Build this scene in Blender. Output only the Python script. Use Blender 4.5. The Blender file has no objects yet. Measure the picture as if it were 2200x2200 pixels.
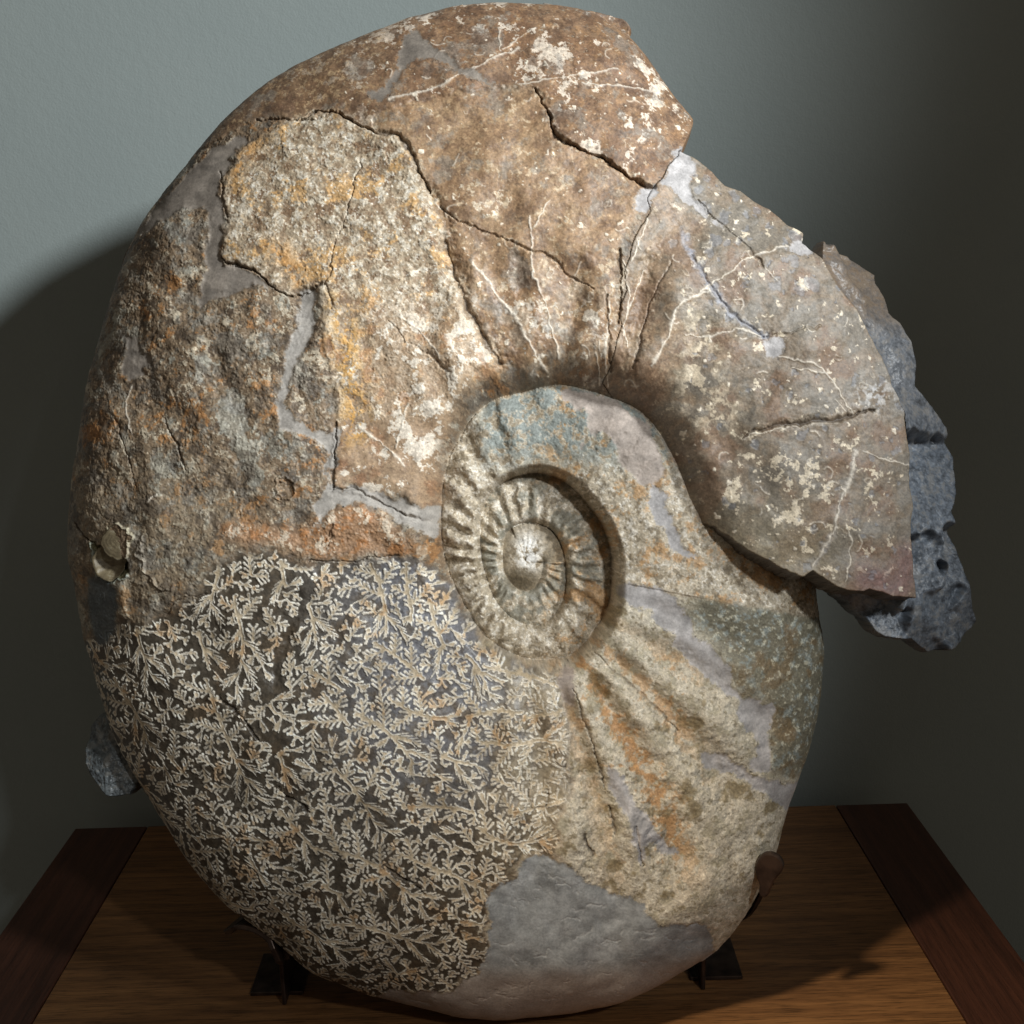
import bpy, math, random
import numpy as np
from mathutils import Matrix, Vector

# ------------------------------------------------------------------ camera, lights, exposure
F_PX = 2500.0                       # focal length in photo pixels (photo is 2200 px wide)
PITCH, ROLL, CAM_H = math.radians(13.2), math.radians(-1.5), 0.83
fwd = np.array([0, math.cos(PITCH), -math.sin(PITCH)])
up0 = np.array([0, math.sin(PITCH), math.cos(PITCH)])
rt0 = np.array([1.0, 0, 0])
right = rt0 * math.cos(ROLL) + up0 * math.sin(ROLL)
up = -rt0 * math.sin(ROLL) + up0 * math.cos(ROLL)
cam_pos = np.array([0, 0, CAM_H])

scene = bpy.context.scene
cam_data = bpy.data.cameras.new('camera')
cam_data.sensor_width = 36.0
cam_data.lens = 36.0 * F_PX / 2200.0
cam_data.clip_start, cam_data.clip_end = 0.02, 60
cam = bpy.data.objects.new('camera', cam_data)
scene.collection.objects.link(cam)
cam.matrix_world = Matrix(((right[0], up[0], -fwd[0], cam_pos[0]),
                           (right[1], up[1], -fwd[1], cam_pos[1]),
                           (right[2], up[2], -fwd[2], cam_pos[2]), (0, 0, 0, 1)))
scene.camera = cam
scene.render.resolution_x = scene.render.resolution_y = 1024

world = bpy.data.worlds.new('World')
scene.world = world
world.use_nodes = True
bg = world.node_tree.nodes['Background']
bg.inputs['Color'].default_value = (1.0, 0.86, 0.70, 1)
bg.inputs['Strength'].default_value = 0.105

def spot(name, loc, target, power, color, size_deg, blend, radius):
    d = bpy.data.lights.new(name, 'SPOT')
    d.energy, d.color, d.spot_size, d.spot_blend, d.shadow_soft_size = power, color, math.radians(size_deg), blend, radius
    o = bpy.data.objects.new(name, d)
    scene.collection.objects.link(o)
    o.location = loc
    o.rotation_euler = (Vector(target) - Vector(loc)).to_track_quat('-Z', 'Y').to_euler()
    return o

spot('gallery_spot_key', (2.4, -0.75, 2.35), (-0.42, 1.35, 0.97), 800, (0.93, 0.975, 1.0), 29, 1.0, 0.17)
spot('gallery_spot_front', (0.95, -0.7, 1.85), (0.09, 1.2, 0.52), 108, (0.95, 0.985, 1.0), 25, 0.85, 0.08)
spot('gallery_spot_warm', (-1.1, 0.0, 2.1), (0.33, 0.88, 0.0), 190, (1.0, 0.85, 0.66), 22, 1.0, 0.07)

vs = scene.view_settings
vs.view_transform = 'Standard'
vs.look = 'None'
vs.exposure, vs.gamma = 0.1, 1.0
vs.use_curve_mapping = False

# ------------------------------------------------------------------ helpers
C = scene.collection
def link(o, parent=None):
    C.objects.link(o)
    if parent is not None:
        o.parent = parent
    return o
def tag(o, label=None, cat=None, group=None, kind=None):
    for k, v in (('label', label), ('category', cat), ('group', group), ('kind', kind)):
        if v: o[k] = v
    return o
def empty(name, loc=(0, 0, 0)):
    o = bpy.data.objects.new(name, None); o.location = loc
    return link(o)
def mesh_obj(name, verts, faces, mat, parent=None, smooth=False):
    me = bpy.data.meshes.new(name)
    me.from_pydata([tuple(map(float, v)) for v in verts], [], faces)
    me.update()
    if smooth: me.polygons.foreach_set('use_smooth', [True] * len(me.polygons))
    me.materials.append(mat)
    return link(bpy.data.objects.new(name, me), parent)
def srgb(r, g, b):
    c = np.array([r, g, b], float) / 255.0
    return np.where(c <= 0.04045, c / 12.92, ((c + 0.055) / 1.055) ** 2.4)
def nodes_of(name):
    m = bpy.data.materials.new(name); m.use_nodes = True
    nt = m.node_tree
    return m, nt, nt.nodes['Principled BSDF']
def N(nt, kind, **kw):
    n = nt.nodes.new(kind)
    for k, v in kw.items():
        if k in n.inputs: n.inputs[k].default_value = v
        else: setattr(n, k, v)
    return n
def ramp(nt, stops):
    n = nt.nodes.new('ShaderNodeValToRGB')
    e = n.color_ramp.elements
    while len(e) > 1: e.remove(e[-1])
    for i, (p, c) in enumerate(stops):
        el = e[0] if i == 0 else e.new(p)
        el.position = p
        el.color = (*c, 1) if len(c) == 3 else c
    return n
def bevel_box(name, size, loc, mat, parent, bev=0.003, rot=None):
    import bmesh
    bm = bmesh.new(); bmesh.ops.create_cube(bm, size=1.0)
    bmesh.ops.scale(bm, vec=size, verts=bm.verts)
    if bev: bmesh.ops.bevel(bm, geom=bm.edges[:], offset=bev, segments=2, affect='EDGES', profile=0.5)
    me = bpy.data.meshes.new(name); bm.to_mesh(me); bm.free()
    me.materials.append(mat)
    o = link(bpy.data.objects.new(name, me), parent)
    o.location = loc
    if rot: o.rotation_euler = rot
    return o
def unproject(px, py, z=0.0):
    d = fwd + right * (px - 1100) / F_PX - up * (py - 1100) / F_PX
    return cam_pos + d * ((z - CAM_H) / d[2])

# ------------------------------------------------------------------ wall
YAW = math.radians(0.55)
def wall_material():
    m, nt, b = nodes_of('painted_plaster')
    tc = N(nt, 'ShaderNodeTexCoord')
    n1 = N(nt, 'ShaderNodeTexNoise', Scale=3.0, Detail=4.0)
    n2 = N(nt, 'ShaderNodeTexNoise', Scale=330.0, Detail=3.0, Roughness=0.6)
    n3 = N(nt, 'ShaderNodeTexNoise', Scale=95.0, Detail=2.0)
    for n in (n1, n2, n3): nt.links.new(tc.outputs['Object'], n.inputs['Vector'])
    r = ramp(nt, [(0.3, tuple(srgb(130, 139, 137))), (0.7, tuple(srgb(137, 145, 142)))])
    nt.links.new(n1.outputs['Fac'], r.inputs['Fac'])
    nt.links.new(r.outputs['Color'], b.inputs['Base Color'])
    ad = N(nt, 'ShaderNodeMath', operation='ADD')
    nt.links.new(n2.outputs['Fac'], ad.inputs[0]); nt.links.new(n3.outputs['Fac'], ad.inputs[1])
    bp = N(nt, 'ShaderNodeBump', Strength=0.28, Distance=0.0014)
    nt.links.new(ad.outputs[0], bp.inputs['Height'])
    nt.links.new(bp.outputs['Normal'], b.inputs['Normal'])
    b.inputs['Roughness'].default_value = 0.75
    return m
wall_mat = wall_material()
wall = bevel_box('wall', (6.0, 0.12, 4.4), (-0.03, 1.70, 1.0), wall_mat, None, bev=0, rot=(0, 0, YAW))
tag(wall, kind='structure')

# ------------------------------------------------------------------ display table
def wood_material(name, dark, mid, light, along, rough, pore=0.6):
    m, nt, b = nodes_of(name)
    tc = N(nt, 'ShaderNodeTexCoord')
    def mapped(sx, sy, sz):
        mp = N(nt, 'ShaderNodeMapping'); mp.inputs['Scale'].default_value = (sx, sy, sz) if along == 'x' else (sy, sx, sz)
        nt.links.new(tc.outputs['Object'], mp.inputs['Vector']); return mp
    big = N(nt, 'ShaderNodeTexNoise', Scale=1.0, Detail=3.0)
    nt.links.new(mapped(0.9, 9.0, 9).outputs[0], big.inputs['Vector'])
    grain = N(nt, 'ShaderNodeTexNoise', Scale=1.0, Detail=5.0, Roughness=0.62, Distortion=0.25)
    nt.links.new(mapped(5.0, 130.0, 40).outputs[0], grain.inputs['Vector'])
    fine = N(nt, 'ShaderNodeTexNoise', Scale=1.0, Detail=3.0, Roughness=0.7)
    nt.links.new(mapped(26.0, 620.0, 60).outputs[0], fine.inputs['Vector'])
    r = ramp(nt, [(0.30, dark), (0.52, mid), (0.74, light)])
    mx = N(nt, 'ShaderNodeMath', operation='MULTIPLY_ADD'); mx.inputs[1].default_value = 0.62
    nt.links.new(grain.outputs['Fac'], mx.inputs[0])
    m2 = N(nt, 'ShaderNodeMath', operation='MULTIPLY'); m2.inputs[1].default_value = 0.38
    nt.links.new(big.outputs['Fac'], m2.inputs[0]); nt.links.new(m2.outputs[0], mx.inputs[2])
    nt.links.new(mx.outputs[0], r.inputs['Fac'])
    pr = ramp(nt, [(0.36, (1 - pore, 1 - pore, 1 - pore)), (0.5, (1, 1, 1))])
    nt.links.new(fine.outputs['Fac'], pr.inputs['Fac'])
    mul = N(nt, 'ShaderNodeMixRGB', blend_type='MULTIPLY', Fac=1.0)
    nt.links.new(r.outputs['Color'], mul.inputs['Color1']); nt.links.new(pr.outputs['Color'], mul.inputs['Color2'])
    nt.links.new(mul.outputs['Color'], b.inputs['Base Color'])
    bp = N(nt, 'ShaderNodeBump', Strength=0.25, Distance=0.0006)
    nt.links.new(fine.outputs['Fac'], bp.inputs['Height']); nt.links.new(bp.outputs['Normal'], b.inputs['Normal'])
    b.inputs['Roughness'].default_value = rough
    return m
oak = wood_material('oak_veneer', tuple(srgb(80, 54, 33)), tuple(srgb(130, 91, 55)), tuple(srgb(166, 120, 74)), 'x', 0.42)
stain = wood_material('dark_stained_wood', tuple(srgb(60, 37, 28)), tuple(srgb(80, 49, 36)), tuple(srgb(98, 61, 44)), 'y', 0.38, 0.35)
table = empty('display_table', (-0.035, 1.01, -0.9))
table.rotation_euler = (0, 0, YAW)
tag(table, 'wooden display table with oak top and dark reddish side boards under the fossil', 'table')
TW, TD, BW = 1.232, 1.13, 0.106
bevel_box('top_panel', (TW - 2 * BW - 0.003, TD, 0.04), (0, 0, 0.88), oak, table, 0.0012)
for s in (-1, 1):
    bevel_box('side_board', (BW, TD, 0.04), (s * (TW / 2 - BW / 2), 0, 0.88), stain, table, 0.0016)
bevel_box('cabinet', (TW - 0.06, TD - 0.04, 0.859), (0, 0, 0.4295), stain, table, 0.003)

# ------------------------------------------------------------------ fossil: rasters
S = 1.0 / 2170.0                   # metres per photo pixel on the fossil's reference plane
D_REF = F_PX * S
H_REF = 0.12
D_MID = D_REF + H_REF              # camera to the fossil's median plane
fossil_origin = cam_pos + fwd * D_MID
fossil = empty('ammonite_fossil')
fossil.matrix_world = Matrix(((right[0], up[0], -fwd[0], fossil_origin[0]),
                              (right[1], up[1], -fwd[1], fossil_origin[1]),
                              (right[2], up[2], -fwd[2], fossil_origin[2]), (0, 0, 0, 1)))
tag(fossil, 'huge brown and cream coiled ammonite fossil standing on dark metal brackets', 'fossil')

G = 1.65
xs = 20 + G * np.arange(1350); ys = -80 + G * np.arange(1458)
X, Y = np.meshgrid(xs.astype(np.float32), ys.astype(np.float32))
NY, NX = X.shape
rng = np.random.default_rng(11)

def T(pts, h=H_REF):
    """photo pixels -> fossil plane pixels for a point standing h metres in front of the median plane"""
    p = np.asarray(pts, float)
    return 1100 + (p - 1100) * (D_MID - h) / D_REF
ky = np.fft.fftfreq(NY)[:, None] / G; kx = np.fft.rfftfreq(NX)[None, :] / G
KK = np.sqrt(kx * kx + ky * ky)
def noise(seed, lam, beta=1.6, lam_min=3.0):
    """fractal noise, std 1, largest wavelength lam px"""
    w = np.random.default_rng(seed).standard_normal((NY, NX))
    f = np.fft.rfft2(w)
    k = np.maximum(KK, 1e-6)
    amp = (1.0 / (1 + (k * lam) ** 2)) ** (beta / 2) * np.exp(-(k * lam_min * 0.35) ** 2) * (1 - np.exp(-(k * lam * 1.6) ** 2))
    n = np.fft.irfft2(f * amp, s=(NY, NX))
    return ((n - n.mean()) / n.std()).astype(np.float32)
def blur(a, sig):
    return np.fft.irfft2(np.fft.rfft2(a.astype(np.float32)) * np.exp(-2 * (math.pi * sig * KK) ** 2), s=(NY, NX)).astype(np.float32)
def sstep(a, b, x):
    t = np.clip((x - a) / (b - a), 0, 1)
    return t * t * (3 - 2 * t)
def resample(pts, step, closed=False, smooth=True):
    p = np.asarray(pts, float)
    if closed: p = np.vstack([p, p[:1]])
    out = []
    n = len(p)
    for i in range(n - 1):
        p1, p2 = p[i], p[i + 1]
        p0 = p[i - 1] if i > 0 else (p[n - 2] if closed else 2 * p1 - p2)
        p3 = p[i + 2] if i + 2 < n else (p[1] if closed else 2 * p2 - p1)
        k = max(1, int(np.hypot(*(p2 - p1)) / step))
        t = (np.arange(k) / k)[:, None]
        if smooth:
            out.append(0.5 * (2 * p1 + (p2 - p0) * t + (2 * p0 - 5 * p1 + 4 * p2 - p3) * t ** 2 + (3 * p1 - p0 - 3 * p2 + p3) * t ** 3))
        else:
            out.append(p1 + (p2 - p1) * t)
    if not closed: out.append(p[-1:])
    return np.vstack(out)
def inside(poly, xx, yy):
    poly = np.asarray(poly, float)
    res = np.zeros(xx.shape, bool)
    x0, y0 = poly.min(0) - 12; x1, y1 = poly.max(0) + 12
    j0, j1 = np.clip(np.searchsorted(xs, [x0, x1]), 0, NX); i0, i1 = np.clip(np.searchsorted(ys, [y0, y1]), 0, NY)
    sx, sy = xx[i0:i1, j0:j1], yy[i0:i1, j0:j1]
    r = np.zeros(sx.shape, bool)
    n = len(poly)
    for k in range(n):
        ax, ay = poly[k]; bx, by = poly[(k + 1) % n]
        if ay == by: continue
        # rows touched only
        lo, hi = min(ay, by) - 14, max(ay, by) + 14
        a0, a1 = np.searchsorted(ys[i0:i1], [lo, hi])
        if a1 <= a0: continue
        yy_, xx_ = sy[a0:a1], sx[a0:a1]
        r[a0:a1] ^= ((ay > yy_) != (by > yy_)) & (xx_ < (bx - ax) * (yy_ - ay) / (by - ay) + ax)
    res[i0:i1, j0:j1] = r
    return res

# ---- ragged coordinates used for every traced line and patch
wobx, woby = noise(1, 70, 1.8, 9) * 3.6, noise(2, 70, 1.8, 9) * 3.6
WX, WY = X + wobx, Y + woby

# ---- spiral seam, traced inner to outer (zoomed crop: origin 850,750, scale 2.76)
Z5 = lambda pts: np.asarray(pts, float) / 2.76 + (850, 750)
Z = lambda x0, y0, s, pts: np.asarray(pts, float) / s + (x0, y0)
seam_out = Z5([(1900, 1230), (1830, 1080), (1750, 900), (1690, 740), (1590, 540), (1470, 380), (1300, 290), (1150, 240), (1000, 205), (880, 220), (700, 260),
    (560, 305), (480, 370), (410, 460), (340, 580), (300, 680), (275, 800), (265, 950), (268, 1120), (300, 1300), (350, 1430), (420, 1560), (500, 1690),
    (600, 1780), (760, 1860), (900, 1870), (1040, 1845), (1150, 1750), (1250, 1600), (1290, 1480), (1300, 1320)])
seam_in = Z5([(1280, 1200), (1230, 1050), (1150, 930), (1050, 820), (950, 760), (830, 735), (700, 760), (600, 820), (540, 900), (505, 1000), (500, 1120),
    (510, 1250), (550, 1400), (600, 1510), (680, 1600), (800, 1650), (900, 1630), (970, 1550), (1010, 1450), (1015, 1330), (1000, 1220), (960, 1120),
    (900, 1060), (800, 1035), (720, 1050), (660, 1090), (635, 1170), (635, 1300), (670, 1380), (740, 1440), (820, 1430), (870, 1350), (880, 1270)])
seam = np.vstack([T(seam_out, 0.095), T(seam_in, 0.065)])[::-1]
CX, CY = T((1130, 1208), 0.055)
sd = resample(seam, 3)
sphi = np.unwrap(np.arctan2(sd[:, 1] - CY, sd[:, 0] - CX))
srad = np.hypot(sd[:, 0] - CX, sd[:, 1] - CY)
TAU = 2 * math.pi
# the seam's crossing of due east under the body chamber is turn 3
sphi += 3 * TAU - TAU * round((sphi[-1]) / TAU)
o_ = np.argsort(sphi); sphi, srad = sphi[o_], srad[o_]
# innermost: shrink to nothing ; outermost: carry on slowly
sphi = np.concatenate([[sphi[0] - 2.0], sphi, [sphi[-1] + 0.9]]); srad = np.concatenate([[2.0], srad, [srad[-1] * 1.10]])
Rs = lambda phi: np.interp(phi, sphi, srad)

# ---- outer outlines (photo pixels)
top_left = [(1471, 306), (1473.5, 257), (1462, 232), (1429, 207), (1408, 178), (1391, 153), (1371, 112), (1352, 80), (1352, 58), (1342, 44), (1317, 37), (1280, 30),
    (1217, 22), (1114, 13), (1010, 15), (924, 31), (882, 45), (783, 86), (716, 111), (661, 139), (571, 188), (506, 239), (444, 308), (401, 362), (354, 424), (310, 485),
    (274, 543), (252, 594), (241, 652), (213, 745), (196, 824), (179, 898), (163, 981), (155, 1064), (153, 1147), (157, 1230), (171, 1296), (184, 1354), (201, 1424),
    (217, 1486), (236, 1545), (283, 1652), (318, 1706), (350, 1745), (372, 1795), (403, 1846), (465, 1917), (523, 1967), (594, 2016), (627, 2049), (672, 2086), (740, 2118), (820, 2143),
    (900, 2160), (962, 2178), (1024, 2186), (1107, 2183), (1231, 2174), (1355, 2141), (1459, 2091), (1529, 2054), (1583, 1988), (1633, 1909), (1660, 1840), (1682, 1764),
    (1702, 1690), (1727, 1640), (1745, 1575), (1760, 1504), (1768, 1430), (1766, 1359), (1754, 1320), (1750, 1252)]
hidden_c = [(1735, 1160), (1690, 1075), (1620, 985), (1540, 890)]
chamber_out = [(1495, 322), (1528, 341), (1565, 384), (1602, 395), (1631, 420), (1665, 436), (1698, 473), (1735, 494), (1731, 515), (1768, 544), (1805, 614), (1847, 664), (1876, 718),
    (1901, 767), (1921, 826), (1948, 880), (1953, 920), (1959, 974), (1959, 1036), (1963, 1082), (1959, 1140), (1961, 1194), (1967, 1285)]
OUT_H = 0.012
main_out = T(top_left, OUT_H)
# profile outline: hidden part of the earlier whorl, then round clockwise to the chamber (its true, wider venter)
ch_prof = T([(1600, 330), (1780, 420), (1930, 560), (2050, 760), (2110, 950), (2130, 1150), (2120, 1400)], 0.06)
prof = np.vstack([T(hidden_c, 0.06)[::-1], main_out[::-1][:-3], ch_prof])
pd = resample(prof, 4)
pphi = np.unwrap(np.arctan2(pd[:, 1] - CY, pd[:, 0] - CX)); prad = np.hypot(pd[:, 0] - CX, pd[:, 1] - CY)
pphi += 2 * TAU - TAU * round((pphi[0] + 0.4) / TAU)
pphi = np.maximum.accumulate(pphi)
tab = np.linspace(0, 3.35 * TAU, 4000)
gap = Rs(tab + TAU) - Rs(tab)
W_in = np.maximum(12, 1.45 * gap)
W_out = np.interp(tab, pphi, prad) - Rs(tab)
kblend = sstep(1.78 * TAU, 1.96 * TAU, tab)
W_tab = W_in * (1 - kblend) + np.where(kblend > 0, W_out, 0) * kblend
ker = np.exp(-np.linspace(-2, 2, 61) ** 2); ker /= ker.sum()
W_tab = np.convolve(np.pad(W_tab, 30, 'edge'), ker, 'valid')
W_tab[tab < 1.0 * TAU] = np.maximum(W_tab[tab < 1.0 * TAU], 25)
CORE_H = 98.0
H_ctrl = np.array([(0, 100), (0.6, 113), (1.0, 128), (1.25, 138), (1.5, 160), (1.75, 195), (2.0, 230), (2.12, 240), (2.25, 262), (2.5, 292), (2.75, 296), (3.0, 300), (3.4, 300)], float)
Hf = lambda phi: np.interp(phi / TAU, H_ctrl[:, 0], H_ctrl[:, 1])
Wf = lambda phi: np.interp(phi, tab, W_tab)
wallf = lambda phi: np.interp(phi / TAU, [0, 1, 1.5, 2.0, 2.3, 2.6, 2.8, 3.0], [16, 20, 20, 24, 34, 66, 100, 78])
U0 = 0.30
def flank(phi, d):
    u = np.clip(d / Wf(phi), 0, 1.0)
    uu = np.clip((u - U0) / (1 - U0), 0, 1)
    lowin = np.clip((U0 - u) / U0, 0, 1)
    return Hf(phi) * (np.sqrt(1 - 0.988 * uu ** 2.5) - 0.055 * lowin ** 2)
def coil_height(allow_last):
    th = np.mod(np.arctan2(Y - CY, X - CX), TAU)
    r = np.hypot(X - CX, Y - CY)
    phi = np.full(X.shape, -99.0)
    for n in range(-1, 4):
        p = th + TAU * n
        ok = (Rs(p) < r) & (p > sphi[0]) & (p <= sphi[-1])
        if not allow_last: ok &= p < 2.55 * TAU
        phi = np.where(ok, p, phi)
    core = phi < -90
    ph = np.where(core, th, phi)
    d = np.maximum(r - Rs(ph), 0)
    top = np.where(ph < 0, CORE_H - 3, flank(ph, d))
    pp = np.maximum(ph - TAU, sphi[0])
    base = np.where(ph > TAU, flank(pp, np.maximum(Rs(ph) - Rs(pp), 0)), CORE_H - 8) - 3
    k = 1 - (1 - np.clip(d / wallf(ph), 0, 1)) ** 2.3
    hh_ = base * (1 - k) + top * k
    dome = CORE_H - 12 * np.clip(r / np.maximum(Rs(th), 8), 0, 1) ** 2.5
    return np.where(core, dome, hh_), np.where(core, -9.0, ph), np.where(core, r, d)
hA, phiA, dA = coil_height(True)
hB, phiB, dB = coil_height(False)

seam_ch = Z5([(1880, 1090), (1750, 830), (1690, 740), (1590, 540), (1470, 380), (1300, 290)])
chamber_px_edge = [(1468, 312)] + chamber_out[:-1] + [(1967, 1285), (1909, 1277), (1863, 1262), (1847, 1270), (1805, 1264), (1772, 1247), (1739, 1225), (1718, 1240), (1673, 1219),
    (1607, 1185), (1557, 1148), (1540, 1132), (1512, 1124)]
ch_poly_pts = np.vstack([T(chamber_px_edge, 0.125), T(Z5([(1790, 1000), (1745, 880), (1690, 745), (1590, 545), (1470, 385), (1300, 295)]), 0.10),
                         T([(1466, 322), (1440, 352), (1422, 385), (1405, 402), (1392, 430), (1398, 455), (1376, 490), (1362, 520), (1352, 560), (1338, 590), (1345, 630), (1330, 665), (1336, 700), (1322, 740), (1316, 780), (1300, 815)][::-1], 0.13)])
# ragged dense outline of the chamber
def ragged(q, amp, seed, closed=True, step=2.0, smooth=True):
    d = resample(q, step, closed=closed, smooth=smooth)
    r_ = np.random.default_rng(seed)
    n = len(d)
    out = np.zeros((n, 2))
    for lam, a in ((60, 1.0), (22, 0.6), (9, 0.35)):
        k = max(4, int(n * step / lam))
        ctrl = r_.standard_normal((k, 2)); ctrl = np.vstack([ctrl, ctrl[:1]])
        t = np.linspace(0, k, n, endpoint=False)
        for c in range(2): out[:, c] += a * amp * np.interp(t, np.arange(k + 1), ctrl[:, c])
    return d + out
ch_out = ragged(ch_poly_pts, 1.3, 5, smooth=False)
ch_mask = inside(ch_out, X, Y)
main_path = np.vstack([main_out, T(hidden_c, 0.06), T([(1470, 830), (1400, 770), (1345, 740)] + [(x_ + 9, y_ + 5) for x_, y_ in [(1466, 322), (1440, 352), (1422, 385), (1405, 402), (1392, 430), (1398, 455), (1376, 490), (1362, 520), (1352, 560), (1338, 590), (1345, 630), (1330, 665), (1336, 700), (1322, 740), (1316, 780), (1300, 815)][::-1][2:-1]], 0.13)])
m_out = ragged(main_path, 1.0, 7, smooth=True)
main_mask = inside(m_out, X, Y)

over = (phiA > 2.9 * TAU) & ~ch_mask                     # beyond the broken end the earlier whorl shows
phiA = np.where(over, phiB, phiA); dA = np.where(over, dB, dA); hA = np.where(over, hB, hA)

def T_auto(pts):
    p = np.asarray(pts, float); q = p.copy()
    for _ in range(3):
        j = np.clip(((q[:, 0] - xs[0]) / G).astype(int), 0, NX - 1); i = np.clip(((q[:, 1] - ys[0]) / G).astype(int), 0, NY - 1)
        q = T(p, (hA[i, j] * S)[:, None])
    return q
def poly(pts, soft=0.0, rough=1.0, smooth=True):
    q = resample(T_auto(pts), 6, closed=True, smooth=smooth)
    m = inside(q, X + wobx * rough, Y + woby * rough)
    return np.clip(blur(m, soft), 0, 1) if soft else m
def stroke(pts, reach, rough=1.0, auto=True):
    """distance field around a polyline, up to reach px"""
    q = resample(T_auto(pts) if auto else np.asarray(pts, float), 7)
    dist = np.full(X.shape, 1e3, np.float32)
    for a, b in zip(q[:-1], q[1:]):
        x0, x1 = min(a[0], b[0]) - reach - 14, max(a[0], b[0]) + reach + 14
        y0, y1 = min(a[1], b[1]) - reach - 14, max(a[1], b[1]) + reach + 14
        j0, j1 = np.clip(np.searchsorted(xs, [x0, x1]), 0, NX); i0, i1 = np.clip(np.searchsorted(ys, [y0, y1]), 0, NY)
        if j1 <= j0 or i1 <= i0: continue
        px = X[i0:i1, j0:j1] + wobx[i0:i1, j0:j1] * rough - a[0]; py = Y[i0:i1, j0:j1] + woby[i0:i1, j0:j1] * rough - a[1]
        v = b - a; L2 = v @ v + 1e-9
        t = np.clip((px * v[0] + py * v[1]) / L2, 0, 1)
        dd = np.hypot(px - t * v[0], py - t * v[1])
        np.minimum(dist[i0:i1, j0:j1], dd, out=dist[i0:i1, j0:j1])
    return dist
def stamp(arr, cx, cy, r, fn):
    j0, j1 = np.clip(np.searchsorted(xs, [cx - r, cx + r]), 0, NX); i0, i1 = np.clip(np.searchsorted(ys, [cy - r, cy + r]), 0, NY)
    if j1 <= j0 or i1 <= i0: return
    sub = arr[i0:i1, j0:j1]
    dd = np.hypot(WX[i0:i1, j0:j1] - cx, WY[i0:i1, j0:j1] - cy) / r
    fn(sub, dd)

# ---- regions (photo pixels)
suture_poly = poly([(490, 1205), (560, 1185), (660, 1215), (760, 1212), (860, 1200), (950, 1235), (1000, 1318), (1060, 1396), (1130, 1432), (1190, 1450), (1225, 1560), (1215, 1700), (1195, 1790),
    (1190, 1850), (1130, 1845), (1085, 1900), (1045, 1960), (1040, 2060), (1000, 2110), (950, 2140), (800, 2200), (500, 2120), (250, 1800), (120, 1480), (150, 1400), (230, 1350), (300, 1340), (380, 1310), (430, 1270)], rough=2.2)
last = phiA > 2.03 * TAU
top_poly = poly([(250, 560), (310, 440), (400, 340), (470, 300), (553, 257), (662, 259), (709, 239), (779, 273), (830, 240), (960, 200), (1150, 190), (1178, 240), (1198, 295), (1262, 325), (1330, 365), (1405, 402), (1470, 325), (1560, 300), (1500, -60), (600, -60), (100, 400)])
cream_poly = poly([(517, 319), (607, 268), (700, 240), (779, 273), (853, 290), (890, 344), (919, 406), (957, 518), (986, 613), (1023, 704), (1073, 790), (1000, 850), (950, 960), (935, 1085), (850, 1070),
    (715, 1050), (715, 960), (722, 860), (700, 760), (690, 640), (680, 616), (622, 634), (585, 616), (553, 583), (498, 569), (477, 551), (491, 471), (477, 427)])
mid_poly = poly([(779, 273), (830, 240), (960, 200), (1150, 195), (1178, 240), (1198, 295), (1262, 325), (1330, 365), (1405, 402), (1370, 470), (1330, 560), (1330, 690), (1325, 760), (1290, 845),
    (1212, 815), (1103, 835), (1073, 790), (1023, 704), (986, 613), (957, 518), (919, 406), (890, 344), (853, 290)])
ribbed_region = last & ~suture_poly & (phiA < 2.36 * TAU)

# ------------------------------------------------------------------ fossil: relief
th_loc = np.arctan2(Y - CY, X - CX)
n_big = noise(21, 280, 2.8, 40); n_mid = noise(22, 90, 1.9, 8); n_fine = noise(23, 34, 1.5, 3); n_grit = noise(24, 11, 0.9, 2.5)
n_pat = noise(25, 90, 1.75, 4); n_pat2 = noise(26, 60, 1.6, 4); n_pat3 = noise(27, 190, 1.9, 5); n_spk = noise(28, 18, 1.5, 4); n_f2 = noise(29, 30, 1.6, 4)
h = hA.copy()
rel = 4.5 * n_big + 0.5 * n_mid
# ribs: strong on the inner whorls, broad and low on the last whorl
turn = phiA / TAU
ribs_inner = np.cos(phiA * 27 + 0.9 * np.clip(dA / 90, 0, 2) + 0.4 * n_mid); ribs_inner = np.sign(ribs_inner) * np.abs(ribs_inner) ** 0.75 * (0.8 + 0.35 * n_big)
a_in = np.where(turn < 0, 0.8, np.interp(turn, [0.0, 0.5, 1.2, 1.5, 1.66, 1.76, 2.05], [3.0, 4.5, 7.5, 11.0, 9.0, 3.0, 2.0]))
env = sstep(6, 26, dA) * (0.45 + 0.55 * (1 - sstep(0.55, 1.0, dA / np.maximum(Rs(phiA + TAU) - Rs(phiA), 20))))
rel += np.where(turn < 2.03, a_in * env * ribs_inner, 0)
ribs_c = np.cos(phiA * 26 + 0.55 * np.sin(dA / 130) + 0.15 * n_mid + 0.5)
a_c = np.interp(turn, [2.0, 2.06, 2.13, 2.2, 2.27, 2.34, 3.2], [0.3, 5.0, 15, 15, 7, 0, 0]) * sstep(20, 90, dA) * (1 - sstep(380, 560, dA))
rel += a_c * ribs_c
ribs_t = np.cos(phiA * 24 + 0.7 * n_big) 
a_t = np.interp(turn, [2.45, 2.62, 2.74, 2.84, 2.92, 3.0], [0, 2.0, 7.5, 8.5, 4.0, 1.0]) * sstep(10, 60, dA) * (1 - sstep(180, 420, dA))
rel += a_t * ribs_t

def crisp(v, t, w=0.08): return sstep(t - w, t + w, v)
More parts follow.
